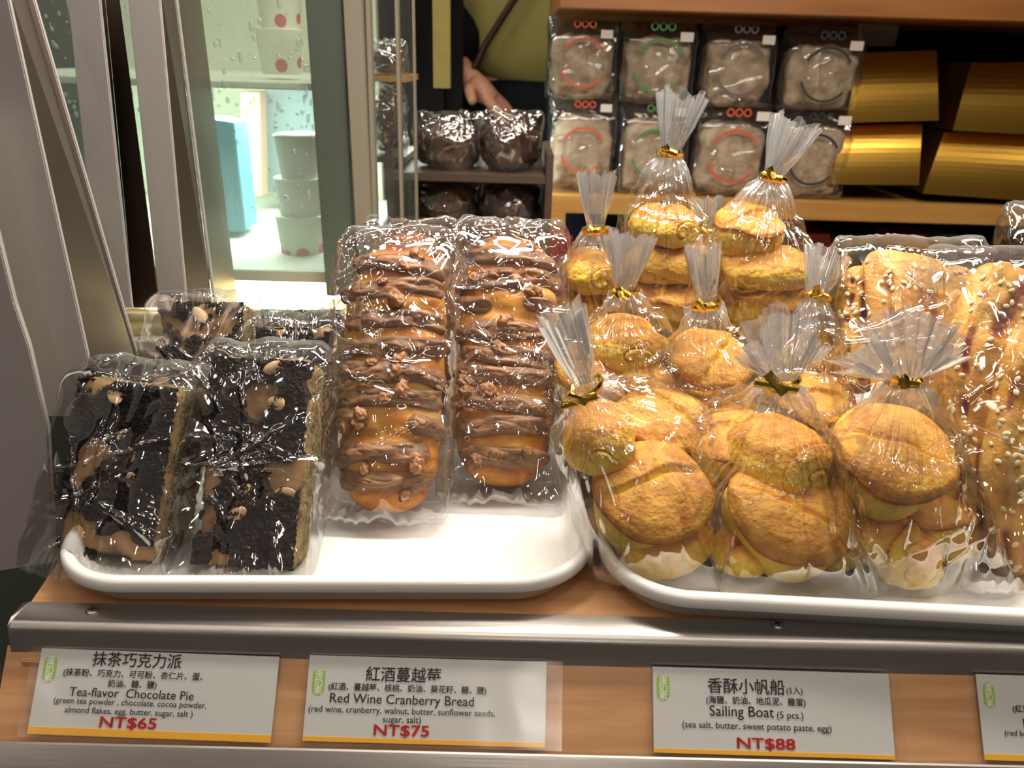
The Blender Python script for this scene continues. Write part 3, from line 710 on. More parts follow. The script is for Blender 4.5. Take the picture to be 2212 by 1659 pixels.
roll_bag('in the rearmost bag between the two tall bags',
    [(1530, 560, .255, 130, 'c', 94, 'hidden top roll', {}), (1530, 640, .255, 130, 'c', 95, 'hidden middle roll', {}), (1530, 715, .255, 130, 'c', 96, 'hidden bottom roll', {})],
    (1528, 500), (1525, 425), 30, 97, .255, .258, flat=.4)

# ------------------------------------------------------------------ walnut loaves
LL, LW, LT = .172, .064, .050
def loaf_surface(u, a, seed, lift=0.0):
    """u along the loaf 0..1, a around it (0 = facing out, +z local); local: x across, y along, z outward"""
    u = np.asarray(u, float); a = np.asarray(a, float)
    t = np.clip(np.abs(2*u-1), 0, 1); env = (1-t**5.0)**.42
    slant = u + .018*np.sin(a)
    rid = np.abs(np.sin(np.pi*7.0*slant + .25*seed + 1.2*perlin(np.stack([a*.8, u*3, 0*u+seed], -1))))
    k = env*(1 + .075*(rid-.6)*sstep(-.5, .6, np.cos(a)))
    ca, sa = np.cos(a), np.sin(a)
    x = np.sign(sa)*np.abs(sa)**.82*LW/2*k; z = np.sign(ca)*np.abs(ca)**.82*LT/2*k*(np.where(ca < 0, .75, 1.0))
    y = (u-.5)*LL
    P = np.stack([x, y+0*x, z], -1)
    n = np.stack([sa, 0*a, ca], -1)
    P = P + n*(.0015*fbm(P*np.array([45, 80, 45])+seed*5, 4) + lift)[..., None]
    return P, n
def blob(seed, r, squash=.7, nu=26, nv=18, rough=.45):
    LA, PH = sph(nu, nv); d = np.stack([np.cos(LA)*np.cos(PH), np.cos(LA)*np.sin(PH), np.sin(LA)], -1)
    rr = r*(1 + rough*fbm(d*1.9+seed*1.7, 3)); V = d*rr[..., None]; V[..., 2] *= squash; V[..., 0] *= 1.25
    return V.reshape(-1, 3), sph_faces(nu, nv)
def face_frame(bl, br, tp, z0, lean):
    """frame of a leaning face: base corners on height z0, top pixel gives its length"""
    A, B = PZ(*bl, z0), PZ(*br, z0); xa = (B-A)/np.linalg.norm(B-A)
    perp = np.array([-xa[1], xa[0], 0]); la = math.radians(lean)
    up = perp*math.cos(la) + np.array([0, 0, 1])*math.sin(la); n = np.cross(xa, up)
    d = ray(*tp); T = CAM + d*((A-CAM) @ n)/(d @ n)
    return A, B, xa, up, n, np.linalg.norm(B-A), float((T-A) @ up)
def frame_rot(xa, up, n): return Matrix(np.stack([xa, up, n], 1).tolist()).to_euler()
def loaf(loc, rot, seed, label, bag_label, scale=(1, 1, 1), detail=True):
    nu, nv = 120, 170
    U, A = np.meshgrid(.5-.5*np.cos(np.linspace(.02, np.pi-.02, nv)), np.linspace(0, 2*np.pi, nu, endpoint=False), indexing='ij')
    P, n = loaf_surface(U, A, seed)
    t = thing('walnut_loaf', loc, label, 'bread', 'long loaves with dark glaze', rot); t.scale = scale
    slant = U+.018*np.sin(A); rid = np.abs(np.sin(np.pi*9*slant+.25*seed))
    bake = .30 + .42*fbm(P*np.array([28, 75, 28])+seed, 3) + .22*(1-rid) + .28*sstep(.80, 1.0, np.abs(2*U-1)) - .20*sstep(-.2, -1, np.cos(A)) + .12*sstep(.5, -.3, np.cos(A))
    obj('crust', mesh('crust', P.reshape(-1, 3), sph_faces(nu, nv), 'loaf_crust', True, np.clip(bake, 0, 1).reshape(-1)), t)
    rs = np.random.RandomState(seed)
    cents = np.linspace(.11, .89, 9) + rs.uniform(-.012, .012, 9)
    strips = []
    for k, c in enumerate(cents):
        pieces = [(-1.45, 1.35)] if rs.rand() < .6 else [(-1.5, rs.uniform(-.25, .2)), (rs.uniform(.1, .3), 1.45)]
        if not detail: pieces = pieces[:1]
        for (a0, a1_) in pieces:
            if rs.rand() < .3: a0 += rs.uniform(0, .5)
            if rs.rand() < .3: a1_ -= rs.uniform(0, .5)
            na, nw = 70, 22
            aa = np.linspace(a0, a1_, na); ww = np.linspace(-1, 1, nw); AA, WW = np.meshgrid(aa, ww, indexing='ij')
            endt = np.minimum((AA-a0), (a1_-AA)); taper = np.clip(endt/.14, 0, 1)**.5
            half = (.038 + .016*perlin(np.stack([AA*1.3, AA*0+k*3.1, AA*0+seed], -1)))*taper
            cen = c + .030*np.sin(AA*.7+k) *.4 + .016*perlin(np.stack([AA*1.1+k*2, AA*0+seed, AA*0], -1)) + .03*(k % 2-.5)*AA*.5
            hgt = np.sqrt(np.clip(1-WW**2, 0, 1))*(.0036+.0026*perlin(np.stack([AA*2.6+k, WW*1.1, AA*0+seed*2], -1)))*taper
            crackn = np.abs(perlin(np.stack([AA*3.0+k*7, WW*1.2, AA*0+seed], -1)))
            hgt = hgt - .0014*sstep(.06, .0, crackn)*(1-WW**2)*taper
            edge = (np.abs(WW) > .999) | (taper < .01)
            S, _ = loaf_surface(np.clip(cen+half*WW, .01, .99), AA, seed, 0.0)
            nn = np.stack([np.sin(AA), 0*AA, np.cos(AA)], -1)
            S = S + nn*np.where(edge, -.0012, hgt+.0003)[..., None]
            strips.append((S, c, a0, a1_))
            obj('glaze_strip', mesh('glaze_strip', S.reshape(-1, 3), [f[::-1] for f in grid_faces(nw, na)], 'cocoa_glaze'), t, label='brown cocoa glaze strip')
    for k in range(15 if detail else 4):
        u = rs.uniform(.05, .95); a = rs.uniform(-.75, .75)
        P1, n1 = loaf_surface(np.array([u]), np.array([a]), seed, .0035)
        V, Fc = blob(seed*31+k, rs.uniform(.0028, .0052))
        R = Euler((rs.uniform(-.5, .5), rs.uniform(-.5, .5), rs.uniform(0, 6.3)))
        obj('walnut_piece', mesh('walnut_piece', V, Fc, 'walnut'), t, loc=P1[0], rot=R, label='pale brown crinkled walnut piece')
    return t, apply(Matrix.LocRotScale(Vector(loc), Euler(rot) if not isinstance(rot, Euler) else rot, Vector(scale)), P.reshape(-1, 3))[::11]
def pillow_bag(name, W, label, group, xa, up, n, seed, top=.012, bottom=.006, side=.004, topw=None, amp=.0050, off=.0030, foot=.0, scale=.019, nu=290, nv=270, category='bag', skewtop=0.0):
    """flat cellophane sleeve: hull of the food plus the sealed top edge and the puckered foot"""
    c = W.mean(0); q = W-c; X, Y, Z = q @ xa, q @ up, q @ n
    x0, x1, y0, y1, z0_, z1 = X.min(), X.max(), Y.min(), Y.max(), Z.min(), Z.max()
    ex = []
    tw = topw if topw is not None else (x1-x0)/2
    for s_ in (-1, 1):
        ex.append(c + xa*(s_*tw+(x0+x1)/2) + up*(y1+top+skewtop*s_) + n*((z0_+z1)/2+.002))
        for zz in (z0_, z1): ex.append(c + xa*((x0+x1)/2+s_*((x1-x0)/2+side)) + up*(y1-.004) + n*zz*.6)
        for zz in (z0_, z1): ex.append(c + xa*((x0+x1)/2+s_*((x1-x0)/2+side*.6)) + up*(y0+.01) + n*zz*.6)
        e = c + xa*(s_*((x1-x0)/2+side)+(x0+x1)/2) + up*(y0-bottom) + n*(z1*.4+foot); e[2] = max(e[2], TZ+.001); ex.append(e)
    pole = c + up*(y1+top*.8)
    Q, Fc = bag_skin(list(W)+ex, pole, c, seed, nu=nu, nv=nv, amp=amp, off=off, scale=scale, taper=1.0)
    loc = np.array([c[0], c[1], max(TZ, W[:, 2].min())])
    t = thing(name, loc, label, category, group)
    obj('film', mesh('film', Q-loc, Fc, 'cellophane', True, GATHER), t)
    return t

def place_loaf(bl, br, tp, z0, lean, seed, label, bag_label, off_z=0.0, detail=True, **bk):
    A, B, xa, up, n, wd, hh = face_frame(bl, br, tp, z0, lean)
    sc_ = wd/LW; L_scale = hh/LL
    s = (sc_, L_scale, (sc_+L_scale)/2)
    cen = (A+B)/2 + up*(LL*s[1]/2) - n*(LT*s[2]*.5)
    R = frame_rot(xa, up, n)
    t, W = loaf(cen, R, seed, label, bag_label, s, detail)
    dz = TZ+.001-W[:, 2].min()
    if dz > 0: t.location.z += dz; W[:, 2] += dz
    pillow_bag('loaf_bag', W, bag_label, 'clear bags around the walnut loaves', xa, up, n, seed+50, **bk)
place_loaf((710, 1150), (938, 1156), (826, 552), TZ+.002, 58, 2, 'glazed walnut loaf next to the chocolate pies', 'clear bag around the walnut loaf next to the chocolate pies', top=.010, bottom=.004, foot=.004)
place_loaf((966, 1088), (1190, 1098), (1072, 540), TZ+.002, 58, 5, 'glazed walnut loaf next to the bagged rolls', 'clear bag around the walnut loaf next to the bagged rolls', top=.012, bottom=.010, foot=.010)
place_loaf((790, 965), (965, 965), (870, 522), TZ+.002, 58, 9, 'walnut loaf mostly hidden behind the first glazed loaf', 'clear bag tip of the hidden rear walnut loaf', detail=True, top=.012)
place_loaf((1000, 950), (1170, 950), (1080, 528), TZ+.002, 58, 12, 'walnut loaf hidden behind the loaf beside the rolls', 'clear bag tip rising behind the loaf beside the rolls', detail=False, top=.012)

# ------------------------------------------------------------------ chocolate pies
def pie(bl, br, tp, z0, lean, thick, seed, label, bag_label, yaw=0.0, top=.008, bottom=.006, skew=0.0, **bk):
    A, B, xa, up, n, wd, hh = face_frame(bl, br, tp, z0, lean)
    R = frame_rot(xa, up, n); org = A
    t = thing('chocolate_pie', org, label, 'pie', 'chocolate crumb pies on the tray', R)
    # bready slab (local x across, y up, z outward), soft corners
    bm = bmesh.new(); bmesh.ops.create_cube(bm, size=2); bmesh.ops.subdivide_edges(bm, edges=bm.edges[:], cuts=44, use_grid_fill=True)
    co = np.array([v.co[:] for v in bm.verts]); hd = np.array([wd/2, hh/2, thick/2]); rad = .007
    p = co*hd; q = np.clip(p, -(hd-rad), hd-rad); d = p-q; p = q + rad*d/np.maximum(np.linalg.norm(d, axis=1)[:, None], 1e-9)
    d /= np.maximum(np.linalg.norm(d, axis=1)[:, None], 1e-9)
    side = 1-sstep(.5, .8, np.abs(d[:, 2]))
    p = p + d*(.0016*fbm(p*60+seed*4, 3) + side*.0011*fbm(p*330+seed, 3))[:, None] + np.array([wd/2, hh/2, -thick/2])
    for v, c in zip(bm.verts, p): v.co = c
    me = bm_mesh('sponge', bm, 'pie_sponge', True); me.materials.append(M['pie_top'])
    for pl in me.polygons: pl.material_index = 1 if pl.normal.z > .6 else 0
    obj('sponge', me, t)
    # crumb topping as a lumpy sheet broken into islands
    nx, ny = 150, 300
    X, Y = np.meshgrid(np.linspace(.0005, wd-.0005, nx), np.linspace(.001, hh-.001, ny), indexing='xy')
    P = np.stack([X, Y, X*0], -1)
    band = .40*np.sin(Y/hh*2*np.pi*2.2 + seed + 2.8*perlin(P*26+seed)) + 1.25*fbm(P*44+seed*2.7, 4) + .34
    m_ = sstep(-.22, .10, band)
    lump = 1.1*(.5-np.abs(perlin(P*210+seed))) + .8*(.5-np.abs(perlin(P*430+seed))) + .4*perlin(P*900)
    Z = -.0022 + m_*(.0040 + .0034*lump + .0018*perlin(P*70))
    dx = .0008*perlin(P*380+9); 
    V = np.stack([X+dx, Y+.0008*perlin(P*380+31), Z], -1).reshape(-1, 3)
    keep = m_.reshape(-1) > .02
    Fc = [f for f in grid_faces(nx, ny) if keep[list(f)].any()]
    obj('crumb_topping', mesh('crumb_topping', V, Fc, 'cocoa_crumb', True), t, label='dark cocoa crumb in clumps')
    rs = np.random.RandomState(seed)
    for k in range(5):
        x, y = rs.uniform(.06, .94)*wd, rs.uniform(.06, .96)*hh; r = rs.uniform(.004, .0068)
        a = np.linspace(0, 2*np.pi, 18, endpoint=False); V = []
        for zz, rr in ((0, .96), (.0005, 1), (.0009, .9)):
            for q in a: V.append((rr*r*math.cos(q), rr*r*.62*math.sin(q)*(1+.15*math.cos(q)), zz+.0012*math.cos(q)**2))
        obj('almond_flake', mesh('almond_flake', V, grid_faces(18, 3, True)+[tuple(range(36, 54)), tuple(range(18))[::-1]], 'almond'), t,
            loc=(x, y, .0012+.002*rs.rand()), rot=(rs.uniform(-.5, .5), rs.uniform(-.5, .5), rs.uniform(0, 6.3)), label='pale almond flake')
    loc8 = [(x, y, z) for x in (-.001, wd+.001) for y in (0, hh) for z in (-thick, .004)]
    for fx in np.linspace(0, wd, 6):
        for fy in np.linspace(0, hh, 9): loc8.append((fx, fy, .0045))
    W = apply(mworld(org, R), loc8); W[:, 2] = np.maximum(W[:, 2], TZ+.001)
    pillow_bag('pie_bag', W, bag_label, 'clear bags around the chocolate pies', xa, up, n, seed+70, top=top, bottom=bottom, off=.0042, skewtop=skew, **bk)
pie((116, 1188), (336, 1224), (240, 818), TZ+.002, 62, .034, 3, 'chocolate crumb pie showing its porous cut side, beside the steel upright', 'wrinkled clear bag on the pie that shows its cut side', top=.010, bottom=.010, foot=.012)
pie((415, 1222), (640, 1236), (545, 772), TZ+.002, 60, .026, 6, 'chocolate crumb pie standing next to the walnut loaf', 'wrinkled clear bag on the pie next to the walnut loaf', top=.008, bottom=.008, foot=.010)
pie((330, 1000), (520, 1000), (425, 650), TZ+.002, 62, .028, 11, 'chocolate pie in the second row against the steel uprights', 'clear bag on the second-row pie against the uprights', top=.006)
pie((545, 1010), (720, 1010), (640, 705), TZ+.002, 62, .026, 15, 'dark chocolate pie half hidden behind the walnut loaf', 'clear bag on the pie half hidden behind the walnut loaf', top=.010)
pie((560, 905), (735, 905), (650, 668), TZ+.002, 62, .024, 19, 'rearmost chocolate pie under the glass case', 'clear bag on the rearmost chocolate pie', top=.006)

# ------------------------------------------------------------------ sesame pastries
def sesame_seed_mesh():
    V, Fc = blob(3, .00135, .5, 12, 8, .05); V[:, 0] *= 1.2
    return mesh('sesame_seed', V, Fc, 'sesame')
SEED = sesame_seed_mesh()
def pastry(pts, ys, widths, thick, seed, label, nseeds, stripe=True):
    """flaky strip following a pixel path, ribbed lengthwise, seeds on top"""
    C_ = np.array([PY(px, py, y) for (px, py), y in zip(pts, ys)])
    m_ = 90; tt = np.linspace(0, 1, m_); base = np.linspace(0, 1, len(C_))
    P = np.stack([np.interp(tt, base, C_[:, k]) for k in range(3)], 1); wd = np.interp(tt, base, widths)
    loc = P.mean(0); loc[2] = P[:, 2].min()
    t = thing('sesame_pastry', loc, label, 'pastry', 'sesame pastries on the tray')
    tan = np.gradient(P, axis=0); tan /= np.linalg.norm(tan, axis=1)[:, None]
    nrm = np.array([0, -math.cos(.55), math.sin(.55)]); sd = np.cross(tan, nrm); sd /= np.linalg.norm(sd, axis=1)[:, None]; nn = np.cross(sd, tan)
    nu = 72; a = np.linspace(0, 2*np.pi, nu, endpoint=False); V = np.zeros((m_, nu, 3)); bake = np.zeros((m_, nu)); dirs = np.zeros((m_, nu, 3))
    for j in range(m_):
        e = (1-abs(2*tt[j]-1)**9)**.4
        W2 = wd[j]*depth(P[j])/F/2
        ca, sa = np.cos(a), np.sin(a)
        rib = .10*np.abs(np.sin(2.5*a + 3.0*tt[j] + seed)) + .07*np.sin(7*a+seed+8*tt[j])
        k = e*(1+rib)
        x = np.sign(ca)*np.abs(ca)**.75*W2*k; z = np.sign(sa)*np.abs(sa)**.75*thick/2*k
        V[j] = P[j] + sd[j]*x[:, None] + nn[j]*z[:, None]; dirs[j] = sd[j]*ca[:, None]+nn[j]*sa[:, None]
        bake[j] = .22 + .9*np.clip(rib, 0, .2) + .2*np.maximum(0, -ca*0+.4-sa)
    jj, ii = np.meshgrid(np.arange(m_), np.arange(nu), indexing='ij'); str_ = 0
    for q in range(3 if stripe else 0):      # the filling shows in open slits along the strip
        c_ = (.13+.12*q)*nu + 2.2*perlin(np.stack([jj*.06, jj*0+q*5.1, jj*0+seed], -1))
        str_ = str_ + np.exp(-((ii-c_)/1.7)**2)*sstep(-.05, .2, perlin(np.stack([jj*.085, jj*0+q*3.3, jj*0+seed*2.0], -1)))*sstep(0, 8, np.minimum(jj, m_-1-jj))
    V = V + dirs*(.0016*fbm(V*60+seed*3, 4) - .0022*str_)[..., None]
    bake = bake + .30*perlin(V*40+seed) + .9*str_
    obj('flaky_crust', mesh('flaky_crust', V.reshape(-1, 3)-loc, sph_faces(nu, m_), 'pastry_crust', True, np.clip(bake, 0, 1).reshape(-1)), t)
    rs = np.random.RandomState(seed)
    for k in range(nseeds):
        while True:
            j = rs.randint(3, m_-3); i = rs.randint(int(nu*.02), int(nu*.48))
            if perlin(np.array([[j*.09, i*.16, seed]]))[0] + rs.uniform(-.25, .25) > .05: break
        o = obj('sesame_seed', SEED, t, loc=V[j, i]+dirs[j, i]*.0004-loc)
        o.rotation_euler = Vector(dirs[j, i]).to_track_quat('Z', 'Y').to_euler(); o.rotation_euler.rotate_axis('Z', rs.uniform(0, 6.3))
    return t, V.reshape(-1, 3)[::23]
_, W1 = pastry([(1995, 560), (1985, 700), (1975, 860), (1965, 1010)], [.165, .135, .105, .085], [290, 200, 150, 130], .022, 4, 'broad sesame pastry behind the fan-topped roll bag', 90)
_, W2 = pastry([(1862, 575), (1850, 700), (1850, 850)], [.165, .15, .125], [75, 80, 80], .020, 7, 'narrow sesame pastry edge beside the broad one', 40)
WW = np.concatenate([W1, W2])
nU = np.array([0, -math.cos(.6), math.sin(.6)]); uU = np.array([0, math.sin(.6), math.cos(.6)])
pillow_bag('pastry_bag', WW, 'crinkled clear bag around the broad sesame pastry', 'clear bags around the sesame pastries', np.array([1., 0, 0]), uU, nU, 201, top=.010, bottom=.004, nu=290, nv=250, scale=.024)
_, W3 = pastry([(2190, 580), (2110, 780), (2090, 1000), (2080, 1210)], [.125, .095, .075, .060], [150, 120, 105, 110], .026, 14, 'long twisted sesame pastry at the tray end beside the fan-topped bag', 80)
_, W4 = pastry([(2290, 620), (2215, 800), (2190, 1000), (2190, 1240)], [.12, .085, .06, .045], [160, 130, 120, 130], .028, 17, 'outer twisted sesame pastry, second one in the large bag, farthest from the rolls', 80)
WW = np.concatenate([W3, W4])
pillow_bag('pastry_bag', WW, 'large clear bag around the two twisted sesame pastries', 'clear bags around the sesame pastries', np.array([1., 0, 0]), uU, nU, 207, top=.012, bottom=.006, nu=290, nv=260, scale=.026, foot=.004)
_, W5 = pastry([(2300, 500), (2288, 660), (2275, 820), (2268, 915)], [.25, .235, .215, .20], [110, 110, 110, 110], .022, 23, 'sesame pastry at the tray back, only its bag tip showing', 20)
pillow_bag('pastry_bag', W5, 'pointed clear bag tip rising at the tray back corner', 'clear bags around the sesame pastries', np.array([1., 0, 0]), uU, nU, 209, top=.03, side=.012, topw=.03, nu=90, nv=90, scale=.022)

# ------------------------------------------------------------------ stainless uprights at the case end
up_ = thing('steel_uprights', (-.30, .2, -.018), 'folded stainless steel uprights framing the counter end', 'upright frame')
def upr(pts, ext, material='upright_steel', name='upright_post'):
    V = [PY(px, py, y) - np.array([-.30, .2, -.018]) for px, py, y in pts]
    return obj(name, prism(name, V, ext, material, .0006), up_)
T3 = (0, .003, 0)
upr([(-260, -60, .10), (5, -60, .10), (190, 772, .10), (150, 900, .10), (90, 900, .10), (28, 640, .10), (-60, 250, .10)], T3, name='end_panel')
upr([(-420, 250, .075), (-70, 250, .075), (30, 655, .075), (62, 750, .075), (102, 925, .075), (118, 1215, .075), (-420, 1300, .075)], (0, .004, 0), name='lower_end_panel')
upr([(6, -60, .103), (39, -60, .175), (292, 770, .175), (192, 772, .103)], (-.002, .002, 0), material='shaded_steel', name='return_flange')
upr([(40, -60, .176), (56, -60, .176), (297, 770, .176), (284, 770, .176)], T3, name='edge_bar')
upr([(139, -60, .24), (209, -60, .24), (285, 665, .24), (230, 665, .24), (191, 425, .24)], T3)
upr([(210, -60, .243), (222, -60, .275), (289, 665, .275), (286, 665, .243)], (-.002, .002, 0), material='shaded_steel', name='return_flange')
upr([(222, -60, .276), (247, -60, .276), (344, 665, .276), (288, 665, .276)], T3, material='shaded_steel', name='side_strip')
upr([(270, -60, .25), (340, -60, .25), (404, 665, .25), (344, 665, .25)], T3)
upr([(341, -60, .253), (370, -60, .300), (461, 665, .300), (405, 665, .253)], (-.002, .002, 0), material='shaded_steel', name='return_flange')
upr([(370, -60, .300), (375, -60, .300), (466, 665, .300), (460, 665, .300)], T3, name='edge_bar')
upr([(376, -60, .303), (426, -60, .42), (515, 665, .42), (467, 665, .303)], (-.002, .002, 0), material='shaded_steel', name='return_flange')

# ------------------------------------------------------------------ refrigerated glass case behind
GY = .46
gl = thing('glass_display_case', (-.25, GY+.2, -.85), 'lit refrigerated glass display case behind the steel uprights', 'display case')
gloc = np.array([-.25, GY+.2, -.85])
def gobj(name, me, **k): return obj(name, me, gl, loc=-gloc, **k)
def gpanel(name, pts, y, ext, material, bev=.0008): return gobj(name, prism(name, [PY(px, py, y) for px, py in pts], ext, material, bev))
gpanel('front_glass', [(-200, -60), (662, -60), (700, 585), (-200, 585)], GY, (0, .004, 0), 'wet_glass')
gpanel('frame_post', [(655, -60), (735, -60), (768, 640), (705, 640)], GY-.005, (0, .03, 0), 'case_frame')
gpanel('door_stile', [(737, -60), (778, -60), (803, 540), (770, 540)], GY-.01, (0, .02, 0), 'acrylic_edge')
gpanel('side_glass', [(784, -60), (884, -60), (900, 540), (806, 540)], GY+.02, (0, .004, 0), 'case_glass')
gpanel('acrylic_edge', [(786, -60), (796, -60), (816, 540), (806, 540)], GY, (0, .015, 0), 'acrylic_edge')
gpanel('acrylic_edge', [(850, -60), (857, -60), (872, 540), (866, 540)], GY, (0, .015, 0), 'acrylic_edge')
gpanel('acrylic_edge', [(888, -60), (891, -60), (902, 540), (898, 540)], GY, (0, .015, 0), 'acrylic_edge')
rs = np.random.RandomState(5); V = []; Fc = []     # condensation running down the pane
for k in range(260):
    px, py = rs.uniform(90, 690), rs.choice([rs.uniform(-20, 160), rs.uniform(185, 300), rs.uniform(180, 540)])
    c = PY(px, py, GY-.0004); r = rs.uniform(.0006, .0020); L2 = r*rs.choice([1, 1.2, 1.6, 3.0])
    b, f = blob(k, r, .4, 10, 7, .12); off = len(V)
    V += [(c[0]+q[0]*.9, c[1]-abs(q[2])*.9, c[2]+q[1]*L2/r) for q in b]; Fc += [tuple(off+i for i in q) for q in f]
cd_ = gobj('condensation', mesh('condensation', V, Fc, 'water_drop')); cd_['kind'] = 'stuff'
A_, B_ = PY(-200, 168, GY+.01), PY(700, 182, GY+.01)
gobj('shelf', box('shelf', (A_[0], GY+.012, B_[2]-.006), (B_[0], GY+.42, B_[2]), 'case_white', .001))
C1, C2 = PY(-200, 590, GY+.01), PY(740, 590, GY+.01)
gobj('deck', box('deck', (C1[0], GY+.012, C2[2]-.012), (C2[0], GY+.45, C2[2]), 'case_white', .001))
gobj('back_panel', box('back_panel', (C1[0]-.02, GY+.46, C2[2]-.2), (C2[0]-.03, GY+.48, .62), 'case_board'))
gobj('base_cabinet', box('base_cabinet', (C1[0]-.02, GY+.005, -.85), (C2[0]+.12, GY+.47, C2[2]-.09), 'case_frame'))
gobj('lower_deck', box('lower_deck', (C1[0], GY+.006, C2[2]-.09), (C2[0]+.005, GY+.45, C2[2]-.08), 'case_white'))
lamp = area('case_interior_lamp', (-.30, GY+.20, B_[2]-.012), (-.30, GY+.25, 0), .5, .05, 4.0, (.93, 1.0, .93))
lamp = area('case_interior_lamp', (-.30, GY+.18, .60), (-.30, GY+.3, .2), .5, .05, .6, (.95, 1.0, .88))
lamp = area('case_interior_lamp', (-.33, GY+.11, C2[2]-.014), (-.33, GY+.13, -.3), .36, .08, 2.0, (1.0, 1.0, .88))
# contents
def cup(px, base_y, top_y, y, wpx, label, material='cup_paper', lid=True, deck=None):
    b, tp_ = PY(px, base_y, y), PY(px, top_y, y); h = tp_[2]-b[2]; r = wpx*depth(b)/F/2
    t = thing('paper_cup', (b[0], b[1], b[2]), label, 'cup', 'paper cups in the glass case')
    obj('cup_wall', lathe('cup_wall', [(r*.80, 0), (r*.82, .001), (r*.97, h*.93), (r, h*.95), (r, h*.97), (r*.95, h*.97)], 40, material), t)
    if lid: obj('lid', lathe('lid', [(r*1.02, h*.95), (r*1.06, h*.965), (r*1.05, h), (r*.9, h*1.04), (r*.82, h*1.02), (.0005, h*1.02)], 40, 'cup_lid'), t)
cup(655, 555, 460, GY+.10, 105, 'bottom cup of the stack in the glass case', 'dotted_paper', False)
cup(652, 470, 380, GY+.10, 103, 'middle cup of the stack in the glass case', 'cup_paper', False)
cup(650, 385, 292, GY+.10, 100, 'lidded top cup of the stack in the glass case')
cup(610, 160, 60, GY+.12, 100, 'dotted cup on the upper case shelf', 'dotted_paper', False)
cup(608, 66, -40, GY+.12, 100, 'dotted cup stacked on the upper case shelf cup', 'dotted_paper', False)
def simple_box(name, pts, y, dep, material, label, category, group=None):
    P = [PY(px, py, y) for px, py in pts]; loc = np.mean(P, 0) + np.array([0, dep/2, 0]); loc[2] = min(p[2] for p in P)
    o = obj(name, prism(name, [p-loc for p in P], (0, dep, 0), material, .001), loc=loc, label=label, category=category)
    if group: o['group'] = group
    return o
simple_box('carton', [(440, 500), (530, 500), (505, 265), (440, 255)], GY+.16, .05, 'blue_box', 'blue carton inside the glass case', 'box')
simple_box('carton', [(520, 425), (565, 425), (560, 200), (520, 200)], GY+.30, .05, 'peach_box', 'peach coloured carton standing deep in the glass case', 'box')
simple_box('carton', [(570, 415), (690, 415), (685, 190), (570, 190)], GY+.33, .06, 'slate_box', 'dark slate carton behind the cup stack', 'box')
# layered pale cake on the lower deck
cy0 = PY(500, 662, GY+.02); cy1 = PY(742, 592, GY+.02)
bm = box_bm((cy0[0]-.25, GY+.02, C2[2]-.08), (cy1[0]-.015, GY+.26, C2[2]-.050), .004, 3)
bmesh.ops.subdivide_edges(bm, edges=bm.edges[:], cuts=14, use_grid_fill=True)
co = np.array([v.co[:] for v in bm.verts]); dn = .006*perlin(co*np.array([25, 25, 110]))+.003*perlin(co*90)
for v_, d_ in zip(bm.verts, dn): v_.co += v_.normal*float(d_)
obj('layer_cake', bm_mesh('layer_cake', bm, 'noodle_cake', True), label='pale yellow layered cake on the lower deck of the glass case', category='cake')

# ------------------------------------------------------------------ side rack with bagged chocolate breads
RY = .50
rk = thing('side_rack', (.03, RY+.1, -.85), 'dark wooden rack behind the walnut loaves', 'rack')
def rkobj(name, me): return obj(name, me, rk, loc=(-.03, -(RY+.1), .85))
for yy in (484, 376):
    q0, q1 = PY(845, yy, RY), PY(1178, yy+6, RY)
    rkobj('board', box('board', (q0[0], RY, q1[2]-.008), (q1[0], RY+.16, q1[2]), 'dark_wood', .001))
for xx in (q0[0]-.001, q1[0]+.009):
    rkobj('side_panel', box('side_panel', (xx-.008, RY+.02, -.85), (xx, RY+.16, q1[2]+.02), 'dark_wood', .001))
def choc(px, py, wpx, hpx, seed, label, y=RY+.055):
    p = PY(px, py, y); s = depth(p)/F; r = wpx*s/2; h = hpx*s/2
    V, Fc = blob(seed, 1.0, 1.0, 48, 32, .22); V[:, 0] *= r/1.25; V[:, 1] *= .035; V[:, 2] = np.sign(V[:, 2])*np.abs(V[:, 2])**.8*h
    obj('chocolate_bread', mesh('chocolate_bread', V, Fc, 'choco_bun'), loc=p, label='dark brown bread '+label, category='bread', group='chocolate breads on the dark rack')
    W = V[::3]+p; xa = np.array([1., 0, 0]); u = np.array([0, 0, 1.]); n = np.array([0, -1., 0])
    z0 = W[:, 2].min()
    c = W.mean(0); ex = [c+xa*sx*r*1.05+u*h*1.25*(1 if sy > 0 else -.98) for sx in (-1, 1) for sy in (-1, 1)]
    Q, Fq = bag_skin(list(W)+ex, c+u*h*1.3, c, seed+300, nu=150, nv=130, amp=.007, scale=.03, taper=1.0)
    t = thing('bread_bag', (c[0], c[1], z0), 'clear bag around the dark bread '+label, 'bag', 'clear bags on the dark rack')
    obj('film', mesh('film', Q-np.array([c[0], c[1], z0]), Fq, 'cellophane'), t)
choc(968, 318, 128, 105, 401, 'on the upper board next to the glass case')
choc(1100, 315, 125, 108, 402, 'on the upper board next to the wrapped mochi')
choc(965, 435, 128, 88, 403, 'on the lower board next to the glass case')
choc(1100, 438, 125, 88, 404, 'on the lower board next to the yellow wood')
choc(838, 265, 60, 120, 405, 'seen through the case side glass', y=RY+.06)
choc(838, 130, 70, 50, 406, 'seen high through the case side glass', y=RY+.06)
rkobj('board', box('board', (PY(790, 340, RY+.06)[0], RY+.03, PY(790, 330, RY+.06)[2]-.006), (PY(884, 340, RY+.06)[0], RY+.14, PY(790, 330, RY+.06)[2]), 'dark_wood'))
rkobj('board', box('board', (PY(790, 160, RY+.06)[0], RY+.03, PY(790, 160, RY+.06)[2]-.006), (PY(884, 160, RY+.06)[0], RY+.14, PY(790, 160, RY+.06)[2]), 'shelf_wood'))
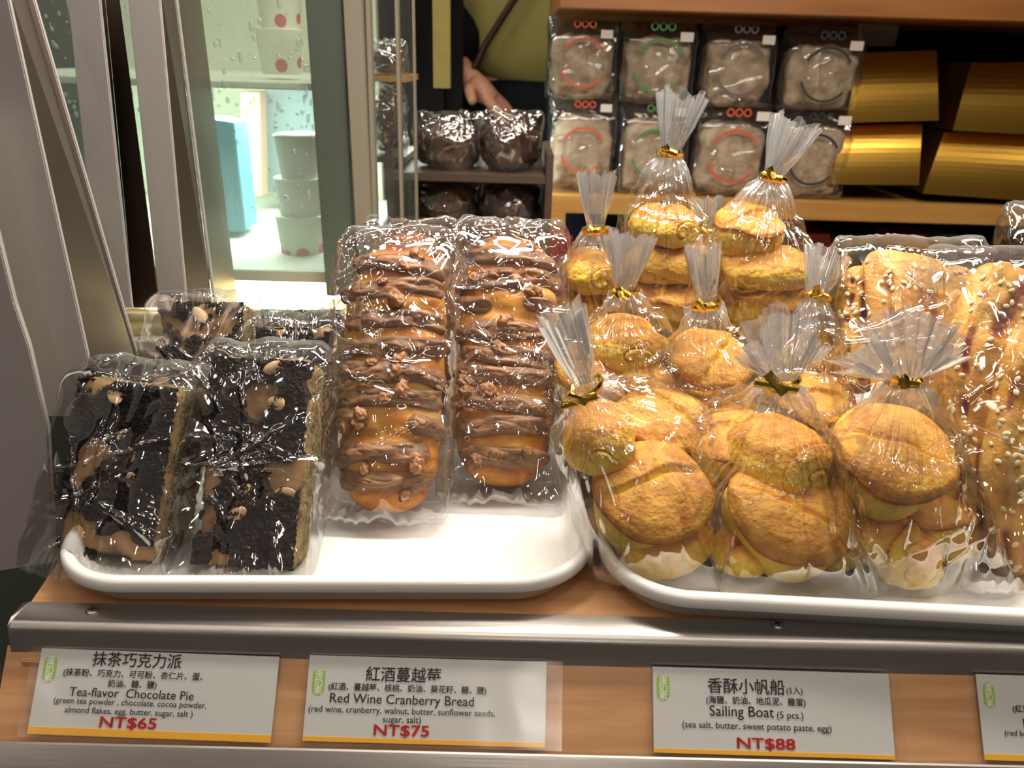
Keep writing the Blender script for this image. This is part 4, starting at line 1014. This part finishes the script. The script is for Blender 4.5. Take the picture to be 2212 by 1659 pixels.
rkobj('back_post', box('back_post', (PY(934, 0, RY+.14)[0], RY+.14, PY(940, 190, RY+.14)[2]), (PY(970, 0, RY+.14)[0], RY+.16, .42), 'shirt'))

# ------------------------------------------------------------------ rear wooden rack with mochi packs and gold boxes
SY = .70
wr = thing('wooden_rack', (.40, SY+.12, -.85), 'yellow-brown wooden shelf rack behind the bagged rolls', 'rack')
def wobj(name, me): return obj(name, me, wr, loc=(-.40, -(SY+.12), .85))
zt, zb = PY(1400, 428, SY)[2], PY(1400, 466, SY)[2]; xl = PY(1188, 430, SY)[0]
wobj('shelf_board', box('shelf_board', (xl, SY, zb), (1.0, SY+.26, zt), 'shelf_wood', .001))
z_t = PY(1500, 28, SY)[2]
wobj('top_beam', box('top_beam', (xl, SY-.02, z_t), (1.0, SY+.26, z_t+.05), 'beam_wood', .001))
xr_ = PY(1224, 430, SY)[0]; zl = PY(1200, 512, SY)[2]
wobj('leg', box('leg', (xl, SY-.001, -.85), (xr_, SY+.02, zb+.001), 'shelf_wood', .001))
wobj('back_panel', box('back_panel', (xl, SY+.26, -.85), (1.0, SY+.27, z_t+.05), 'dark_wall'))
wobj('lower_board', box('lower_board', (xl, SY+.03, zb-.11), (1.0, SY+.26, zb-.095), 'dark_wood'))
obj('cloth', box('cloth', (xl-.03, SY-.03, -.40), (xl+.03, SY-.012, PY(1160, 505, SY-.03)[2]), 'red_cloth', .004), label='red cloth hanging below the wooden rack', category='cloth')
def ring_mesh(r, w_, a0=0, a1_=2*math.pi):
    n = 60; V = []
    for k in range(n+1):
        a = a0+(a1_-a0)*k/n
        for rr in (r-w_/2, r+w_/2): V.append((rr*math.cos(a), 0, rr*math.sin(a)))
    return mesh('printed_ring', V, [(2*k, 2*k+1, 2*k+3, 2*k+2) for k in range(n)], None, False)
def mochi(x0, y0, x1, y1, ink, seed, label, y=SY+.05, sticker=(.78, .10), floor=None, ceil=None):
    c = PY((x0+x1)/2, (y0+y1)/2, y); s = depth(c)/F; w2, h2 = (x1-x0)*s/2, (y1-y0)*s/2
    zb_ = c[2]-h2
    if ceil is not None and c[2]+h2 > ceil: h2 = (ceil-zb_)/2
    if floor is not None: h2 = (c[2]+h2-floor)/2; zb_ = floor
    t = thing('mochi_pack', (c[0], c[1], zb_), label, 'packet', 'clear mochi packs on the wooden rack')
    # contents: a pale block of wrapped cakes
    LA, PH = sph(56, 40); d = np.stack([np.cos(LA)*np.cos(PH), np.cos(LA)*np.sin(PH), np.sin(LA)], -1)
    q = np.sign(d)*np.abs(d)**.45
    V = q*np.array([w2*.84, .026, h2*.74]); V = V + d*(.0058*fbm(V*46+seed, 4))[..., None]; V[..., 2] += h2*.80
    obj('filling', mesh('filling', V.reshape(-1, 3), sph_faces(56, 40), 'mochi_cream'), t)
    W = list(V.reshape(-1, 3)[::4]) + [np.array([sx*w2*.97, 0, zz]) for sx in (-1, 1) for zz in (.001, h2*1.98)] + [np.array([sx*w2*.9, sy*.028, zz]) for sx in (-1, 1) for sy in (-1, 1) for zz in (.004, h2*1.5)]
    W = [w_ + np.array([0, 0, TZ+.01]) for w_ in W]
    Q, Fq = bag_skin(W, np.array([0, 0, h2*2+.02]), np.array([0, 0, h2+.01]), seed, nu=140, nv=120, amp=.0055, scale=.030, taper=1.0, off=.001)
    Q = Q - np.array([0, 0, TZ+.01]); Q[:, 2] = np.maximum(Q[:, 2], 0)
    obj('film', mesh('film', Q, Fq, 'shelf_pack_film'), t)
    fy = Q[:, 1].min()-.0008; r = min(w2, h2)*.62
    me = ring_mesh(r, r*.10, .5, 2.6); me.materials.append(M[ink]); obj('printed_ring', me, t, loc=(0, fy, h2*.88))
    me = ring_mesh(r, r*.10, 3.4, 5.6); me.materials.append(M[ink]); obj('printed_ring', me, t, loc=(0, fy, h2*.88))
    for k in range(3):
        me = ring_mesh(r*.13, r*.06); me.materials.append(M[ink]); obj('printed_mark', me, t, loc=((k-1)*r*.34, fy, h2*1.78))
    sx, sy = sticker
    obj('price_sticker', box('price_sticker', (-r*.26, -.0008, -r*.17), (r*.26, 0, r*.17), 'sticker'), t, loc=((sx-.5)*2*w2, fy-.0004, (1-sy)*2*h2))
cols = [(1180, 1332), (1333, 1500), (1508, 1668), (1680, 1852)]
names = ['first', 'second', 'third', 'fourth']
inks = ['print_red', 'print_green', 'print_grey', 'print_black']
inks2 = ['print_red', 'print_green', 'print_red', 'print_black']
words_ = {'print_red': 'red', 'print_green': 'green', 'print_grey': 'grey', 'print_black': 'black'}
low = [(1183, 1327), (1330, 1482), (1488, 1655), (1660, 1822)]
tops = [22, 42, 48, 66]
for k in range(4):
    mochi(low[k][0], 205+9*k, low[k][1], 405+6*k, inks2[k], 520+k, f'clear mochi pack with {words_[inks2[k]]} ring, lower row, {names[k]} pack from the rack end', sticker=(.80, .14), floor=zt+.0005)
    mochi(cols[k][0], tops[k], cols[k][1], 207+9*k, inks[k], 510+k, f'clear mochi pack with {words_[inks[k]]} ring, upper row, {names[k]} pack from the rack end', sticker=(.80, .22), ceil=z_t-.004)
def goldbox(pts, label, y=SY+.02, lean=.035):
    """gold card sleeve: bowed front leaning back, thick sides"""
    (tl, tr, br, bl) = pts
    n = 14; V = []; P = []
    for j in range(n):
        t = j/(n-1); yy = y + lean*(1-t) - .010*math.sin(math.pi*t)
        Lx = PY(tl[0]+(bl[0]-tl[0])*t, tl[1]+(bl[1]-tl[1])*t, yy); Rx = PY(tr[0]+(br[0]-tr[0])*t, tr[1]+(br[1]-tr[1])*t, yy)
        P += [Lx, Rx]
    P = np.array(P); loc = np.array([P[:, 0].mean(), y+.05, P[:, 2].min()])
    Bk = P.copy(); Bk[:, 1] = y+.12
    V = np.concatenate([P, Bk])-loc; m = 2*n; Fc = []
    for j in range(n-1):
        a, b, c, d = 2*j, 2*j+1, 2*j+3, 2*j+2
        Fc += [(a, b, c, d), (m+b, m+a, m+d, m+c), (a, d, m+d, m+a), (b, m+b, m+c, c)]
    Fc += [(0, m, m+1, 1), (2*n-2, 2*n-1, m+2*n-1, m+2*n-2)]
    me = mesh('gold_box', V, Fc, 'gold_card', False)
    bm = bmesh.new(); bm.from_mesh(me); bmesh.ops.recalc_face_normals(bm, faces=bm.faces[:]); bm.to_mesh(me); bm.free()
    obj('gold_box', me, loc=loc, label=label, category='box', group='gold card boxes on the wooden rack')
goldbox([(1828, 272), (1992, 268), (1985, 400), (1790, 398)], 'gold card box on the shelf beside the mochi packs')
goldbox([(2040, 285), (2300, 296), (2300, 440), (1993, 418)], 'gold card box on the shelf, further from the mochi packs')
goldbox([(1855, 115), (2024, 108), (2028, 260), (1828, 265)], 'gold card box stacked above, beside the mochi packs', y=SY+.035)
goldbox([(2098, 136), (2300, 134), (2300, 295), (2058, 282)], 'gold card box stacked above, further from the mochi packs', y=SY+.035)
simple_box('sign_card', [(1335, 30), (1500, 34), (1510, 2), (1335, 2)], SY+.12, .006, 'blue_card', 'blue card standing behind the mochi packs', 'card')
simple_box('sign_card', [(1858, 100), (1935, 100), (1948, 22), (1858, 24)], SY+.14, .006, 'paper_card', 'cream paper card beside the dark gap', 'card')
for k, (a, b, mt_, lb) in enumerate([(1740, 1800, 'print_red', 'small red packet on the lower rack board'), (1810, 1905, 'teal_item', 'dark teal packet on the lower rack board'), (1925, 2010, 'print_red', 'flat red packet on the lower rack board'), (2030, 2110, 'blue_box', 'blue packet on the lower rack board')]):
    o = simple_box('packet', [(a, 548), (b, 548), (b-6, 505+6*(k % 2)), (a+6, 505)], SY+.06, .06, mt_, lb, 'packet', 'packets on the lower rack board')

# ------------------------------------------------------------------ shopper behind
def skinned(name, joints, edges, radii, material, levels=2):
    me = bpy.data.meshes.new(name); me.from_pydata(joints, edges, []); me.update()
    o = bpy.data.objects.new(name, me); COL.objects.link(o)
    sk = o.modifiers.new('skin', 'SKIN'); sk.use_smooth_shade = True
    for i, r in enumerate(radii):
        d = me.skin_vertices[0].data[i]; d.radius = r if hasattr(r, '__len__') else (r, r); d.use_root = (i == 0)
    o.modifiers.new('sub', 'SUBSURF').levels = levels; o.modifiers['sub'].render_levels = levels
    dg = bpy.context.evaluated_depsgraph_get(); m2 = bpy.data.meshes.new_from_object(o.evaluated_get(dg))
    m2.name = name; m2.materials.clear(); m2.materials.append(M[material]); bpy.data.objects.remove(o)
    m2.polygons.foreach_set('use_smooth', [True]*len(m2.polygons))
    return m2
pp = PY(1165, 190, 1.30); px_, py_ = pp[0], 1.30
person = thing('person', (px_, py_, -.85), 'person in a pale olive top and black trousers with a shoulder strap', 'person')
B0 = [(0, 0, 1.02), (0, 0, 1.2), (0, 0, 1.38), (0, 0, 1.50), (0, -.01, 1.60), (0, -.015, 1.68), (.20, 0, 1.42), (.25, -.02, 1.14), (.22, -.12, .95), (-.20, 0, 1.42), (-.27, -.03, 1.20), (-.14, -.14, 1.08), (.09, 0, .92), (.10, -.02, .50), (.10, .02, .09), (.10, -.11, .03), (-.09, 0, .92), (-.10, -.02, .50), (-.10, .02, .09), (-.10, -.11, .03)]
E0 = [(0, 1), (1, 2), (2, 3), (3, 4), (4, 5), (2, 6), (6, 7), (7, 8), (2, 9), (9, 10), (10, 11), (0, 12), (12, 13), (13, 14), (14, 15), (0, 16), (16, 17), (17, 18), (18, 19)]
R0 = [(.15, .10), (.14, .10), (.15, .10), .055, .085, .09, .058, .042, .026, .058, .042, .026, .085, .06, .04, .03, .085, .06, .04, .03]
for wrist, dr, sd_ in ((11, (.75, -.35, -.55), 1), (8, (-.1, -.35, -.93), -1)):   # palm, four bent fingers and a thumb
    W0 = Vector(B0[wrist]); D = Vector(dr).normalized(); Sx = D.cross(Vector((0, 0, 1))).normalized(); Nn_ = D.cross(Sx)
    pi_ = len(B0); B0.append(tuple(W0+D*.05)); E0.append((wrist, pi_)); R0.append((.026, .016))
    for f_, ln_ in ((-1.5, .055), (-.5, .07), (.5, .075), (1.5, .065)):
        k0 = len(B0); b_ = W0+D*.085+Sx*.016*f_
        B0 += [tuple(b_), tuple(b_+D*ln_*.5+Nn_*.008), tuple(b_+D*ln_*.8+Nn_*.035)]; E0 += [(pi_, k0), (k0, k0+1), (k0+1, k0+2)]; R0 += [.009, .008, .007]
    k0 = len(B0); b_ = W0+D*.035+Sx*.034*sd_; B0 += [tuple(b_), tuple(b_+D*.03+Sx*.014*sd_+Nn_*.012)]; E0 += [(pi_, k0), (k0, k0+1)]; R0 += [.011, .009]
obj('body', skinned('body', B0, E0, R0, 'skin'), person)
obj('top', skinned('top', [(0, 0, 1.03), (0, 0, 1.22), (0, 0, 1.40), (.20, 0, 1.42), (.25, -.02, 1.16), (-.20, 0, 1.42), (-.26, -.03, 1.20)], [(0, 1), (1, 2), (2, 3), (3, 4), (2, 5), (5, 6)], [(.235, .16), (.225, .15), (.21, .15), .085, .07, .085, .075], 'shirt'), person, label='pale olive loose top')
obj('sleeve', skinned('sleeve', [(-.21, 0, 1.40), (-.27, -.03, 1.20), (-.142, -.138, 1.083)], [(0, 1), (1, 2)], [.115, .10, .085], 'trousers'), person, label='black sleeve on the bent arm')
obj('trousers', skinned('trousers', [(0, 0, 1.12), (0, 0, .98), (.095, 0, .90), (.10, -.02, .50), (.10, .02, .12), (-.095, 0, .90), (-.10, -.02, .50), (-.10, .02, .12)], [(0, 1), (1, 2), (2, 3), (3, 4), (1, 5), (5, 6), (6, 7)], [(.20, .14), (.215, .15), .125, .095, .08, .125, .095, .08], 'trousers'), person, label='black trousers')
obj('hair', lathe('hair', [(.01, 1.79), (.07, 1.78), (.105, 1.72), (.108, 1.64), (.09, 1.60), (.07, 1.60)], 32, 'hair'), person)
obj('shoulder_strap', tube('shoulder_strap', [(.12, -.12, 1.50), (.05, -.155, 1.36), (-.02, -.165, 1.25), (-.10, -.160, 1.13), (-.14, -.14, 1.05)], .006, 'strap', 8, 1.6), person, label='thin dark red shoulder strap')
bgp = PY(960, 120, 1.22)
obj('shoulder_bag', box('shoulder_bag', (-.10, -.05, -.12), (.08, .04, .16), 'black_bag', .03, 4), loc=bgp-np.array([.04, .09, 0]), label='black shoulder bag beside the person in olive', category='bag')
